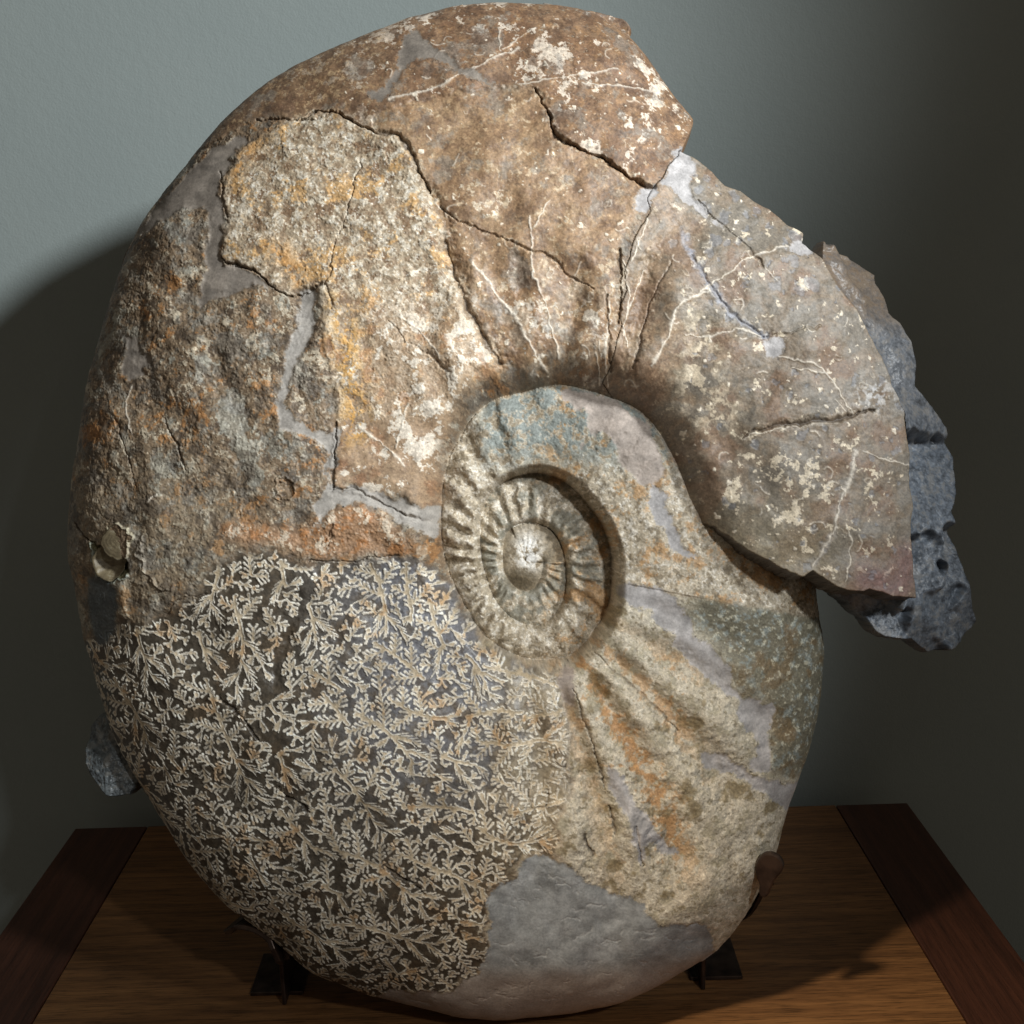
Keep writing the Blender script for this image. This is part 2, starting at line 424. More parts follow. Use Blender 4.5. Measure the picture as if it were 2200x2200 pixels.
# ---- plaster fills (each a separate repair)
plaster = {}
def zp(x0, y0, s, pts): return [tuple(p) for p in Z(x0, y0, s, pts)]
z1 = lambda p: zp(100, 0, 2.76, p); z2 = lambda p: zp(700, 0, 2.415, p); z3 = lambda p: zp(1350, 250, 2.415, p)
z4 = lambda p: zp(1350, 850, 2.415, p); z5 = lambda p: zp(850, 750, 2.76, p); z6 = lambda p: zp(130, 650, 2.415, p)
z7 = lambda p: zp(180, 1300, 2.415, p); z8 = lambda p: zp(900, 1400, 2.415, p)
GREY, PINK, LILAC, DUN = (148, 150, 150), (160, 148, 138), (166, 162, 160), (128, 119, 109)
plaster_list = [
    (z8([(590, 1065), (700, 1075), (780, 1130), (870, 1200), (1000, 1250), (1150, 1300), (1200, 1370), (1290, 1420), (1450, 1405), (1500, 1440), (1545, 1570), (1600, 1800), (900, 2100), (0, 2100), (-260, 1950), (-190, 1790), (0, 1765), (130, 1780),
         (230, 1730), (310, 1640), (365, 1520), (380, 1430), (350, 1330), (380, 1260), (430, 1200), (510, 1170), (560, 1100)]), GREY),
    (z2([(400, 180), (450, 160), (540, 220), (640, 300), (760, 370), (900, 430), (880, 445), (740, 405), (640, 350), (560, 300), (470, 310), (400, 360), (330, 480), (300, 525), (230, 515), (225, 490), (320, 440), (370, 320)]), DUN),
    (z1([(1180, 830), (1080, 950), (1020, 1180), (1060, 1290), (1030, 1400), (1040, 1530), (1110, 1580), (1260, 1630), (1340, 1710), (1250, 1700), (1080, 1750), (950, 1800), (900, 1800), (930, 1640), (940, 1480), (980, 1280), (880, 1230),
         (760, 1260), (620, 1380), (540, 1400), (640, 1230), (800, 1080), (930, 930), (1050, 850)]), DUN),
    (z6([(1230, -40), (1320, -40), (1300, 130), (1245, 260), (1195, 380), (1160, 520), (1200, 580), (1300, 650), (1400, 690), (1415, 640), (1440, 640), (1425, 800), (1412, 950), (1600, 965), (1760, 1030), (1960, 1060), (1965, 1190), (1800, 1175), (1650, 1060),
         (1450, 1045), (1340, 1130), (1310, 1215), (1300, 1190), (1370, 960), (1380, 760), (1250, 695), (1150, 640), (1125, 500), (1175, 280), (1220, 150)]), (158, 152, 144)),
    (z4([(0, 980), (150, 1000), (260, 1080), (330, 1180), (400, 1290), (500, 1380), (560, 1540), (640, 1590), (760, 1620), (740, 1720), (735, 1932), (650, 1932), (660, 1800), (590, 1700), (560, 1600), (460, 1500), (330, 1400), (260, 1300),
         (230, 1220), (130, 1180), (120, 1100), (-60, 1060)]), LILAC),
    (z4([(100, 480), (180, 500), (200, 620), (290, 760), (340, 830), (330, 860), (220, 800), (190, 690), (130, 640)]), LILAC),
    (z8([(1480, 540), (1600, 560), (1700, 620), (1780, 660), (1960, 700), (1920, 830), (1800, 740), (1640, 650), (1500, 620)]), LILAC),
    (z8([(960, 600), (1040, 620), (1080, 730), (1190, 850), (1250, 960), (1350, 1050), (1300, 1080), (1200, 1000), (1160, 1100), (1120, 1000), (1060, 850), (1000, 680)]), LILAC),
    (z5([(1000, 235), (1250, 290), (1450, 410), (1540, 560), (1570, 760), (1480, 800), (1380, 720), (1330, 640), (1250, 520), (1140, 500), (1120, 610), (1105, 560), (1150, 420), (1020, 330)]), PINK),
    (z6([(340, 180), (400, 190), (430, 260), (480, 320), (430, 350), (350, 410), (310, 350), (330, 280)]), DUN),
    (z8([(730, 60), (800, 70), (800, 200), (770, 290), (740, 200)]), PINK),
]
plaster_ch = [
    (z3([(275, 140), (300, 200), (345, 250), (325, 350), (365, 440), (490, 560), (450, 570), (350, 470), (270, 430), (200, 360), (150, 370), (110, 420), (105, 510), (45, 480), (45, 380), (150, 350), (190, 300), (230, 210)]), LILAC),
    (z3([(705, 1170), (770, 1150), (820, 1180), (800, 1240), (720, 1250)]), LILAC),
    (z3([(820, 680), (900, 640), (960, 690), (940, 715), (860, 705)]), LILAC),
]
pl_mask = np.zeros(X.shape, bool); pl_id = np.zeros(X.shape, int); pl_col = np.zeros(X.shape + (3,))
for k, (pts, c_) in enumerate(plaster_list + plaster_ch):
    m = poly(pts, rough=1.3)
    if k == 8: m &= (phiA < 2.03 * TAU)
    elif k < len(plaster_list): m &= ~((phiA < 2.0 * TAU)) | (k in (4, 5))
    pl_mask |= m; pl_id[m] = k + 1; pl_col[m] = c_
pl_soft = blur(pl_mask, 3.0)

# ---- roughness of the different surfaces
rough_amp = 0.7 + np.zeros(X.shape)
left_region = last & ~suture_poly & ~cream_poly & ~mid_poly & ~top_poly & (phiA > 2.36 * TAU) & ~ch_mask
cream_s = blur(cream_poly & (Y < T((0, 900))[1]) & last, 8)
left_s = blur(left_region, 8); ribbed_s = blur(ribbed_region, 6); inner_s = blur(phiA < 2.03 * TAU, 3)
smoothpart = blur(mid_poly | ch_mask, 8)
rough_amp += 0.45 * cream_s + 0.7 * left_s + 0.2 * ribbed_s + 0.45 * inner_s - 0.35 * smoothpart
pits = sstep(0.9, 2.0, n_f2) * (0.15 + 0.9 * cream_s + 1.0 * left_s)
fib = noise(31, 26, 1.2, 3)
_sc = noise(33, 40, 1.3, 3); scrape = (_sc + np.roll(_sc, 3, 1) + np.roll(_sc, 6, 1) + np.roll(_sc, -3, 1) + np.roll(_sc, (2, 9), (0, 1)) + np.roll(_sc, (-2, -9), (0, 1))) / 6
rel_rough = rough_amp * (0.17 * n_fine + 0.06 * n_grit) - 0.9 * pits * (1 - 0.6 * smoothpart) + ribbed_s * 0.25 * fib
rel += rel_rough * (1 - 0.93 * pl_soft) - 2.6 * pl_soft + pl_soft * (0.04 * n_grit + 0.12 * scrape) - 0.45 * pl_soft * n_mid
# scraped trowel marks in the big fill
# ---- fragment offsets
rel += 3.0 * blur(cream_poly, 2.0) + 3.5 * blur(top_poly & last, 2.0) - 2.0 * blur(suture_poly, 3.0)
# ---- cracks: (photo polyline, half width, depth px)
cracks = [
    ([(640, 262), (700, 237), (779, 273), (815, 285), (853, 290), (875, 315), (890, 344), (900, 375), (922, 410)], 3.6, 13),
    ([(1147, 190), (1165, 215), (1178, 240), (1185, 265), (1198, 295), (1225, 312), (1262, 325), (1300, 345), (1330, 365), (1365, 390), (1385, 400), (1405, 402)], 3.4, 16),
    ([(945, 445), (980, 470), (1040, 495), (1100, 520), (1145, 540), (1185, 550), (1215, 580), (1240, 605), (1275, 620)], 2.0, 6),
    ([(478, 552), (498, 569), (553, 583), (585, 616), (622, 634), (660, 628), (690, 612)], 3.2, 10),
    ([(774, 344), (748, 453), (716, 525), (712, 580), (698, 612)], 1.6, 5),
    ([(722, 905), (718, 981), (714, 1047)], 3.0, 10),
    ([(714, 1050), (770, 1055), (830, 1085), (880, 1110), (940, 1128)], 4.0, 7),
    ([(553, 257), (662, 259), (709, 239)], 2.2, 5),
    ([(664, 1205), (751, 1207), (855, 1192)], 1.8, 5),
    ([(1275, 1400), (1347, 1462), (1417, 1528), (1459, 1574)], 1.8, 6),
    ([(1329, 540), (1335, 600), (1331, 690)], 3.0, 9), ([(1300, 633), (1308, 730), (1312, 800)], 2.0, 6),
    ([(957, 518), (975, 580), (986, 613), (1010, 670), (1040, 730), (1073, 778)], 6.5, 8),
    ([(835, 690), (880, 735), (930, 770), (965, 800)], 1.6, 4), ([(690, 1170), (715, 1130), (700, 1180)], 1.6, 4),
    ([(1190, 1610), (1196, 1640), (1215, 1650)], 1.6, 5), ([(1140, 1690), (1145, 1735), (1170, 1735), (1178, 1700)], 1.5, 5),
    ([(1598, 937), (1648, 921), (1723, 908), (1818, 896), (1880, 879)], 4.5, 9),
    ([(1503, 428), (1549, 478), (1598, 523), (1640, 573)], 1.7, 5), ([(1487, 548), (1516, 598), (1549, 643), (1598, 693), (1644, 722)], 4.0, 4),
    ([(1640, 722), (1690, 718), (1723, 710), (1764, 701)], 1.6, 4), ([(1400, 640), (1378, 720), (1360, 790)], 2.5, 6), ([(1440, 560), (1400, 640)], 1.8, 4),
    ([(700, 612), (712, 640), (716, 660)], 2.0, 5), ([(470, 370), (480, 400), (478, 430), (492, 470)], 2.0, 5),
    ([(1230, 1480), (1262, 1560), (1285, 1640), (1300, 1700)], 2.4, 7), ([(1255, 1790), (1275, 1840)], 2.6, 9), ([(1310, 1730), (1325, 1790)], 2.2, 7), ([(1365, 1780), (1383, 1862)], 2.4, 7),
    ([(350, 900), (380, 960), (400, 1010)], 2.5, 6), ([(250, 900), (275, 980), (290, 1050)], 2.0, 5), ([(158, 1125), (180, 1150), (205, 1168)], 3.0, 9),
    ([(355, 1330), (380, 1290), (440, 1275), (500, 1262)], 2.0, 4), ([(470, 1500), (520, 1540), (555, 1590)], 3.0, 7),
    ([(595, 1700), (640, 1730), (665, 1745)], 4.0, 9), ([(820, 1860), (860, 1885), (915, 1925)], 4.0, 8),
]
crack_dark = np.zeros(X.shape); crack_lip = np.zeros(X.shape)
for pts, w, dep in cracks:
    d_ = stroke(pts, w * 3, rough=0.55)
    wv = w * np.clip(0.8 + 0.3 * n_mid + 0.35 * n_big, 0.3, 2.0)
    lip = np.exp(-((d_ - 2.0 * w) / (1.1 * w)) ** 2) * crisp(n_f2 + 0.4 * n_pat2, 0.7, 0.2); rel -= 0.8 * lip; crack_lip = np.maximum(crack_lip, lip)
    k = np.exp(-(d_ / np.maximum(wv, 0.8)) ** 2)
    rel -= dep * k
    crack_dark = np.maximum(crack_dark, np.exp(-(d_ / np.maximum(wv * 0.8, 0.9)) ** 2) * min(1, dep / 9))
# folds: broad soft valleys with a raised side
for pts, w, dep in [([(922, 410), (945, 470), (957, 518), (986, 613), (1023, 704), (1073, 778)], 16, 9), ([(640, 1290), (615, 1350), (590, 1450)], 22, 9), ([(1300, 640), (1290, 740)], 14, -5),
                    ([(1385, 560), (1370, 700), (1350, 800)], 16, 7), ([(1250, 560), (1235, 700)], 18, 5), ([(1110, 560), (1130, 660), (1160, 780)], 16, 5), ([(1010, 560), (1060, 660), (1120, 790)], 12, -4),
                    ([(850, 1110), (900, 1130), (945, 1140)], 14, 8), ([(720, 1140), (800, 1130), (900, 1160)], 22, -7), ([(480, 640), (460, 760), (520, 900)], 26, 5), ([(300, 700), (330, 900)], 30, 5),
                    ([(660, 690), (640, 820), (665, 900)], 16, 4), ([(1510, 700), (1560, 700), (1640, 720)], 20, 5)]:
    d_ = stroke(pts, w * 2.2); rel -= dep * np.exp(-(d_ / w) ** 2)
# ---- pale calcite veins, slightly proud
veins = [([(1015, 560), (1060, 620), (1110, 690), (1150, 760), (1175, 800)], 2.2), ([(1145, 590), (1170, 650), (1195, 740), (1200, 770)], 1.5), ([(1524, 622), (1453, 664), (1433, 726), (1400, 784)], 2.8),
    ([(1474, 718), (1528, 722), (1582, 707), (1636, 722)], 1.8), ([(1673, 765), (1756, 788), (1785, 817), (1834, 892)], 1.8), ([(1694, 527), (1615, 552), (1536, 606), (1450, 664)], 1.7),
    ([(837, 215), (948, 186), (990, 161), (1114, 103)], 2.2), ([(1126, 178), (1217, 166), (1330, 150)], 1.6), ([(1250, 180), (1340, 185), (1420, 205)], 2.0), ([(1070, 60), (1075, 110)], 1.4),
    ([(1310, 650), (1300, 760), (1308, 830)], 1.8), ([(1340, 560), (1352, 640), (1340, 720)], 1.6), ([(1385, 580), (1345, 690), (1350, 740)], 1.6), ([(1140, 470), (1142, 540), (1146, 600)], 1.2),
    ([(860, 680), (910, 720), (950, 775)], 1.6), ([(770, 915), (830, 960), (870, 1000)], 2.0), ([(1150, 60), (1080, 105)], 1.5), ([(1280, 760), (1290, 830)], 1.4),
    ([(1600, 940), (1690, 920), (1800, 905)], 1.6), ([(1860, 970), (1930, 995), (1955, 1010)], 1.4), ([(1700, 790), (1760, 801), (1775, 800)], 2.0), ([(1838, 974), (1826, 1032), (1801, 1082), (1789, 1140), (1747, 1218)], 3.6),
    ([(1817, 1130), (1830, 1180), (1815, 1255)], 1.6), ([(280, 830), (270, 880), (285, 930)], 1.5), ([(340, 1060), (320, 1080)], 2.0), ([(880, 870), (850, 960)], 1.4), ([(1390, 470), (1360, 560)], 1.3), ([(1180, 430), (1150, 490)], 1.2)]
vein_m = np.zeros(X.shape)
for pts, w in veins:
    w *= 1.45; d_ = stroke(pts, w * 3.2, rough=0.45); k = np.exp(-(d_ / (w * (0.8 + 0.3 * np.clip(n_mid, -1.5, 1.5)))) ** 2)
    vein_m = np.maximum(vein_m, k)
rel += 1.8 * vein_m

# ---- suture lines: branching lobes grown into the free space
suture_soft = blur(suture_poly, 4)
sut_gap = suture_poly & ~pl_mask
for pts, w in [([(660, 1270), (640, 1330), (605, 1400), (590, 1460), (575, 1500)], 13), ([(400, 1340), (440, 1440), (500, 1530), (555, 1590)], 9), ([(600, 1200), (760, 1200)], 9), ([(470, 1270), (560, 1280)], 8),
               ([(560, 1575), (600, 1600)], 16), ([(830, 1870), (900, 1910)], 8), ([(590, 1690), (660, 1745)], 8), ([(330, 1300), (360, 1330)], 12)]:
    sut_gap &= stroke(pts, w * 1.5) > w * (0.8 + 0.25 * n_mid)
def allowed(x, y):
    j = int((x - xs[0]) / G); i = int((y - ys[0]) / G)
    return 0 <= i < NY and 0 <= j < NX and sut_gap[i, j]
OX0, OY0, OW, OH_ = 60, 1080, 1280, 1240
occ = np.zeros((OH_, OW), np.int32)
fr = random.Random(4)
discs = {}
def disc(r):
    key = int(round(r * 4))
    if key not in discs:
        k = int(math.ceil(key / 4)); a = np.arange(-k, k + 1)
        discs[key] = (k, (a[:, None] ** 2 + a[None, :] ** 2) <= (key / 4) ** 2 + 0.3)
    return discs[key]
def free(x, y, r, ids):
    k, m = disc(r); i, j = int(y - OY0), int(x - OX0)
    if i < k or j < k or i >= OH_ - k or j >= OW - k: return False
    v = occ[i - k:i + k + 1, j - k:j + k + 1][m]
    v = v[v > 0]
    if v.size == 0: return True
    for t_ in ids: v = v[v != t_]
    return v.size == 0
def put(x, y, r, i_):
    k, m = disc(r); i, j = int(y - OY0), int(x - OX0)
    if i < k or j < k or i >= OH_ - k or j >= OW - k: return
    w = occ[i - k:i + k + 1, j - k:j + k + 1]
    w[m & (w == 0)] = i_
next_id = [0]
def new_id():
    next_id[0] += 1
    return next_id[0]
def grow(my, x, y, ang, length, r0, r1, ids, bend, tip, gap, skip=1):
    """march a tapering lobe until it meets the ground of another frond; returns its points"""
    ids = list(ids) + [my]; pts = []; n = max(2, int(length / 1.8)); a = ang
    for s_ in range(n):
        f = s_ / (n - 1); r = r0 * (1 - f) + r1 * f
        if not allowed(x, y) or not free(x, y, r + (gap if s_ > skip else 0), ids): break
        pts.append((x, y, a, r)); a += bend
        x += math.cos(a) * 1.8; y += math.sin(a) * 1.8
    if len(pts) < 2: return []
    for q in pts: put(q[0], q[1], q[3], my)
    if tip > 0 and free(pts[-1][0], pts[-1][1], tip + gap * 0.6, ids): put(pts[-1][0], pts[-1][1], tip, my)
    return pts
def leaves(my, pts, ids, pointed, gap, scale=1.0):
    """crenulate a branch: rounded or pointed leaflets on both sides, same frond"""
    k = 3
    while k < len(pts):
        x, y, a, r = pts[k]; f = k / len(pts)
        for side in (-1, 1):
            ln = (18 + 9 * fr.random()) * (1 - 0.45 * f) * scale
            if pointed: grow(my, x, y, a + side * (0.42 + 0.2 * fr.random()), ln * 1.4, 1.9, 0.7, ids, -side * 0.02, 0, gap)
            else: grow(my, x, y, a + side * (0.80 + 0.28 * fr.random()), ln, 1.8, 2.2, ids, -side * 0.02, 3.1 * scale, gap)
        k += fr.choice((6, 6, 7))
def frond(x, y, ang, length, pointed, gap, ids=()):
    my = new_id()
    st = grow(my, x, y, ang, length, 4.2, 2.6 if not pointed else 1.4, ids, fr.uniform(-0.010, 0.010), 0 if pointed else 4.2, gap, 3)
    if len(st) < 6: return my
    jobs = []; side = fr.choice((-1, 1)); k = 6
    while k < len(st):
        x_, y_, a_, r_ = st[k]; f = k / len(st); side = -side
        ln = (78 + 30 * fr.random()) * (1 - 0.62 * f) * min(1.0, 0.6 + 1.4 * f)
        b = new_id()
        bp = grow(b, x_, y_, a_ + side * ((0.95 if not pointed else 0.6) + 0.25 * fr.random()), ln, 2.7, 2.0 if not pointed else 1.1, [my] + list(ids), -side * 0.009, 0 if pointed else 3.9, gap, 5)
        if len(bp) > 4: jobs.append((b, bp))
        k += fr.choice((12, 13, 14))
    for b, bp in jobs: leaves(b, bp, [my], pointed, gap)
    leaves(my, st, [], pointed, gap, 0.75)
    return my
def tangent(x, y): return math.atan2(y - CY, x - CX) + math.pi / 2
seeds = []
for k in range(16):
    ph = math.radians(48 + k * 9.2); rr = 255.0 + (k % 2) * 75
    while rr < 1150:
        seeds.append((ph + fr.uniform(-0.03, 0.03), rr + fr.uniform(-22, 22))); rr += 138
fr.shuffle(seeds)
for ph, rr in seeds:
    x = CX + rr * math.cos(ph); y = CY + rr * math.sin(ph)
    if not (OX0 < x < OX0 + OW and OY0 < y < OY0 + OH_) or not allowed(x, y) or not free(x, y, 7, []): continue
    a = tangent(x, y) + 0.22 * math.sin(rr / 90.0) + fr.uniform(-0.25, 0.25)
    m_ = frond(x, y, a, 125 + 60 * fr.random(), False, 3.4)
    frond(x, y, a + math.pi + fr.uniform(-0.3, 0.3), 90 + 50 * fr.random(), True, 3.0, (m_,))
for rad_, tries in ((15, 5000), (11, 9000), (8.5, 12000), (7, 9000)):
    for _ in range(tries):
        x = OX0 + fr.random() * OW; y = OY0 + fr.random() * OH_
        if not allowed(x, y) or not free(x, y, rad_, []): continue
        i, j = int(y - OY0), int(x - OX0); w = 34
        if i < w or j < w or i >= OH_ - w or j >= OW - w: continue
        sub = occ[i - w:i + w + 1, j - w:j + w + 1]
        ii, jj = np.nonzero(sub); b = new_id(); root = []
        if len(ii):                                     # sprout from the nearest frond into the gap
            k = int(np.argmin((ii - w) ** 2 + (jj - w) ** 2)); root = [int(sub[ii[k], jj[k]])]
            sx_, sy_ = x + jj[k] - w, y + ii[k] - w; d_ = math.hypot(x - sx_, y - sy_)
            p_ = grow(b, sx_, sy_, math.atan2(y - sy_, x - sx_), d_ + rad_ * 1.1, 2.8, 2.8, root, fr.uniform(-0.02, 0.02), 4.0, 3.6, 4)
        else:
            p_ = grow(b, x, y, tangent(x, y) + fr.uniform(-0.8, 0.8), 50, 3.2, 2.6, [], fr.uniform(-0.02, 0.02), 4.0, 3.6)
        if len(p_) > 4: leaves(b, p_, root, fr.random() < 0.3, 3.6)
occf = (occ > 0).astype(float)
def box3(a, n):
    for _ in range(n):
        a = (np.roll(a, 1, 0) + 2 * a + np.roll(a, -1, 0)) / 4; a = (np.roll(a, 1, 1) + 2 * a + np.roll(a, -1, 1)) / 4
    return a
o1 = box3(occf, 1) * 0.5 + occf * 0.5; o2 = box3(occf, 10); o4 = box3(occf, 26)
tone_of = np.random.default_rng(9).uniform(-1, 1, next_id[0] + 2); o3 = box3(tone_of[occ] * occf, 2) / np.maximum(box3(occf, 2), 0.05)
def sample(a, px, py):
    fx = np.clip(px - OX0, 0, OW - 1.001); fy = np.clip(py - OY0, 0, OH_ - 1.001)
    j = fx.astype(int); i = fy.astype(int); u = fx - j; v = fy - i
    j1 = np.minimum(j + 1, OW - 1); i1 = np.minimum(i + 1, OH_ - 1)
    return (a[i, j] * (1 - u) + a[i, j1] * u) * (1 - v) + (a[i1, j] * (1 - u) + a[i1, j1] * u) * v
in_box = (X > OX0) & (X < OX0 + OW) & (Y > OY0) & (Y < OY0 + OH_)
frond_tone = np.where(in_box, sample(o3, X, Y), 0); sut = np.where(in_box, sample(o1, X, Y), 0); sut_core = np.where(in_box, sample(o2, X, Y), 0); sut_dense = np.where(in_box, sample(o4, X, Y), 0)
sut_on = sstep(0.16, 0.52, sut)
sut_rim = sut_on * (1 - sstep(0.5, 0.8, sut_core))
zone = sstep(0.22, 0.72, blur(suture_poly & ~pl_mask, 13) + 0.10 * n_pat * (blur(suture_poly, 20) > 0.05))
rel -= zone * rel_rough * 0.9
rel += zone * (2.0 * sut_on - 1.6 * sut_on * sstep(0.6, 0.95, sut_core) - 1.5)

# ---- bivalve cup on the left edge
bi_c = T_auto([(243, 1212), (252, 1165)])
d_cup = np.hypot((WX - bi_c[0, 0]) / 46, (WY - bi_c[0, 1]) / 38)
lid = stroke([(198, 1166), (232, 1185), (258, 1195), (276, 1214)], 60)
below = poly([(196, 1160), (232, 1184), (258, 1194), (278, 1214), (276, 1240), (256, 1252), (229, 1250), (206, 1232), (196, 1195)])
cup_m = below
rel -= 30 * blur(below, 1.6) * sstep(2, 42, stroke([(197, 1164), (199, 1195), (207, 1228), (229, 1249), (256, 1251), (276, 1240)], 70))
rim_d = stroke([(197, 1164), (199, 1195), (207, 1228), (229, 1249), (256, 1251), (276, 1240)], 12)
rel += 7 * np.exp(-(rim_d / 3.5) ** 2)
disc_m = np.hypot(WX - bi_c[1, 0], WY - bi_c[1, 1]) / 38
rel += (5 * (1 - sstep(0.9, 1.02, disc_m)) + 4 * np.exp(-((disc_m - 0.95) / 0.07) ** 2)) * (~below)
for pts, w in [([(302, 1155), (304, 1190), (306, 1225)], 4), ([(306, 1230), (340, 1255), (368, 1268)], 2.5), ([(262, 1262), (268, 1300), (262, 1322)], 13), ([(290, 1250), (312, 1252)], 5)]:
    rel += 5 * np.exp(-(stroke(pts, w * 3) / w) ** 2)
# second small round shell print
s2 = T_auto([(614, 1048)])[0]
dd2 = np.hypot((WX - s2[0]) / 20, (WY - s2[1]) / 25); rel += -5 * (1 - sstep(0.7, 1.0, dd2)) + 3 * np.exp(-((dd2 - 1) / 0.12) ** 2)

# ---- small round encrusting spots and worm tubes on the smooth shell
spots = np.zeros(X.shape); rings = np.zeros(X.shape); blues = np.zeros(X.shape); worms = np.zeros(X.shape)
sr = random.Random(8)
def spot_stamp(a):
    def fn(sub, dd): np.maximum(sub, (1 - sstep(0.62, 0.95, dd)) * a, out=sub)
    return fn
def ring_stamp(sub, dd): np.maximum(sub, np.exp(-((dd - 0.7) / 0.16) ** 2), out=sub)
def scatter(n, box, rmin, rmax, arr, fn, cond):
    for _ in range(n):
        x = sr.uniform(box[0], box[2]); y = sr.uniform(box[1], box[3])
        j = int((x - xs[0]) / G); i = int((y - ys[0]) / G)
        if not (0 <= i < NY and 0 <= j < NX) or not cond[i, j]: continue
        stamp(arr, x, y, rmin + (rmax - rmin) * sr.random() ** 2.2, fn)
cond_smooth = (mid_poly | ch_mask | (top_poly & last)) & ~pl_mask
scatter(900, (700, 20, 2020, 1330), 2.2, 7.5, spots, spot_stamp(1.0), cond_smooth)
scatter(170, (700, 20, 2020, 1330), 5, 15, rings, ring_stamp, cond_smooth)
scatter(230, (1440, 330, 2020, 1330), 4, 13, blues, spot_stamp(0.85), ch_mask)
scatter(40, (1500, 380, 1800, 650), 8, 26, blues, spot_stamp(0.8), ch_mask)
scatter(420, (180, 250, 1000, 1250), 4, 14, rings, ring_stamp, (cream_poly | left_region) & ~pl_mask)
for _ in range(120):
    x = sr.uniform(720, 1980); y = sr.uniform(30, 1270)
    j = int((x - xs[0]) / G); i = int((y - ys[0]) / G)
    if not cond_smooth[i, j]: continue
    a = sr.uniform(0, TAU); pts = [(x, y)]
    cv = sr.uniform(-0.5, 0.5)
    for s_ in range(sr.randint(3, 8)):
        a += cv + sr.uniform(-0.5, 0.5); pts.append((pts[-1][0] + 5 * math.cos(a), pts[-1][1] + 5 * math.sin(a)))
    worms = np.maximum(worms, np.exp(-(stroke(pts, 4, auto=False) / 1.5) ** 2)) if False else worms
    q = np.array(pts)
    j0, j1 = np.searchsorted(xs, [q[:, 0].min() - 6, q[:, 0].max() + 6]); i0, i1 = np.searchsorted(ys, [q[:, 1].min() - 6, q[:, 1].max() + 6])
    sx, sy = X[i0:i1, j0:j1], Y[i0:i1, j0:j1]
    dm = np.full(sx.shape, 99.0)
    for a_, b_ in zip(q[:-1], q[1:]):
        v = b_ - a_; t = np.clip(((sx - a_[0]) * v[0] + (sy - a_[1]) * v[1]) / (v @ v), 0, 1)
        dm = np.minimum(dm, np.hypot(sx - a_[0] - t * v[0], sy - a_[1] - t * v[1]))
    sub = worms[i0:i1, j0:j1]; np.maximum(sub, np.exp(-(dm / 1.6) ** 2), out=sub)
terr = sstep(-0.1, 0.15, n_pat2) + sstep(0.7, 0.95, n_pat) + sstep(-0.95, -0.7, n_pat)       # thin shell layers flaked off in steps
rel += 0.95 * terr * (lf_w := np.clip(0.12 + left_s + 0.8 * cream_s + 0.12 * ribbed_s + 0.5 * inner_s, 0, 1.4)) * (1 - pl_soft) * (1 - zone)
scr = np.zeros(X.shape, np.float32)
for _ in range(170):
    q0 = T_auto([(sr.uniform(880, 1560), sr.uniform(1850, 2170))])[0]
    jj_, ii_ = int((q0[0] - xs[0]) / G), int((q0[1] - ys[0]) / G)
    if pl_id[ii_, jj_] != 1: continue
    an = sr.gauss(0.25, 0.5); L_ = sr.uniform(8, 45); q1 = q0 + np.array([math.cos(an), math.sin(an)]) * L_
    j0, j1 = np.searchsorted(xs, [min(q0[0], q1[0]) - 6, max(q0[0], q1[0]) + 6]); i0, i1 = np.searchsorted(ys, [min(q0[1], q1[1]) - 6, max(q0[1], q1[1]) + 6])
    sx, sy = WX[i0:i1, j0:j1], WY[i0:i1, j0:j1]; v = q1 - q0
    t = np.clip(((sx - q0[0]) * v[0] + (sy - q0[1]) * v[1]) / (v @ v), 0, 1)
    dm = np.hypot(sx - q0[0] - t * v[0], sy - q0[1] - t * v[1]); sub = scr[i0:i1, j0:j1]
    np.maximum(sub, np.exp(-(dm / sr.uniform(1.2, 3.0)) ** 2) * sr.uniform(0.3, 1.0), out=sub)
rel -= 1.6 * scr
rel += 1.2 * spots + 1.0 * rings + 1.2 * worms - 1.0 * blues

edge_fade = 1.0
hM = np.where(ch_mask, hB, hA) + rel
hC = hA + rel

# ------------------------------------------------------------------ fossil: pigment (surface colour only)
def c255(*c): return np.array(c, float) / 255.0
pig = np.zeros(X.shape + (3,), np.float32); pig[:] = c255(150, 118, 88)
def mix(color, m):
    global pig
    m = np.clip(m, 0, 1).astype(np.float32)[..., None]
    pig += (np.asarray(color, np.float32) / np.float32(255) - pig) * m
clus = noise(35, 330, 2.0, 30)                                # where flakes gather
flakes = crisp(n_pat + 0.35 * n_spk + 0.8 * clus, 1.35)           # ragged pale flakes of outer shell
flakes2 = crisp(n_pat2 + 0.35 * n_spk + 0.6 * clus, 1.75)
rust = sstep(0.2, 1.6, n_pat3 - 0.3 * n_fine)
darkm = sstep(0.3, 1.6, -n_pat3 + 0.4 * n_pat2)
pig[:] = c255(146, 120, 94)
mix((116, 88, 66), 0.7 * rust); mix((166, 144, 116), 0.55 * darkm); mix((130, 106, 84), 0.5 * sstep(0, 1.5, n_mid)); mix((172, 152, 124), 0.5 * crisp(n_f2 + 0.4 * n_mid, 1.3, 0.2))
tp = blur(top_poly & last, 6)
mix((112, 82, 60), tp * (0.25 + 0.5 * sstep(-0.3, 1.2, -n_pat3 + 0.3 * n_pat2))); mix((150, 116, 82), tp * 0.6 * crisp(n_pat2 + 0.4 * n_f2, 0.7, 0.35)); mix((78, 60, 46), tp * 0.6 * crisp(n_f2 - 0.4 * n_pat2, 1.5, 0.2))
mix((214, 200, 182), tp * flakes * 0.92); mix((196, 176, 150), tp * 0.7 * crisp(n_f2 + 0.3 * n_spk, 1.75, 0.12))
topl = tp * sstep(900, 700, X)
mix((104, 82, 60), topl * 0.5); mix((168, 142, 108), topl * 0.75 * crisp(n_f2 + 0.4 * n_spk, 0.75, 0.25))
mdl = blur(mid_poly, 5)
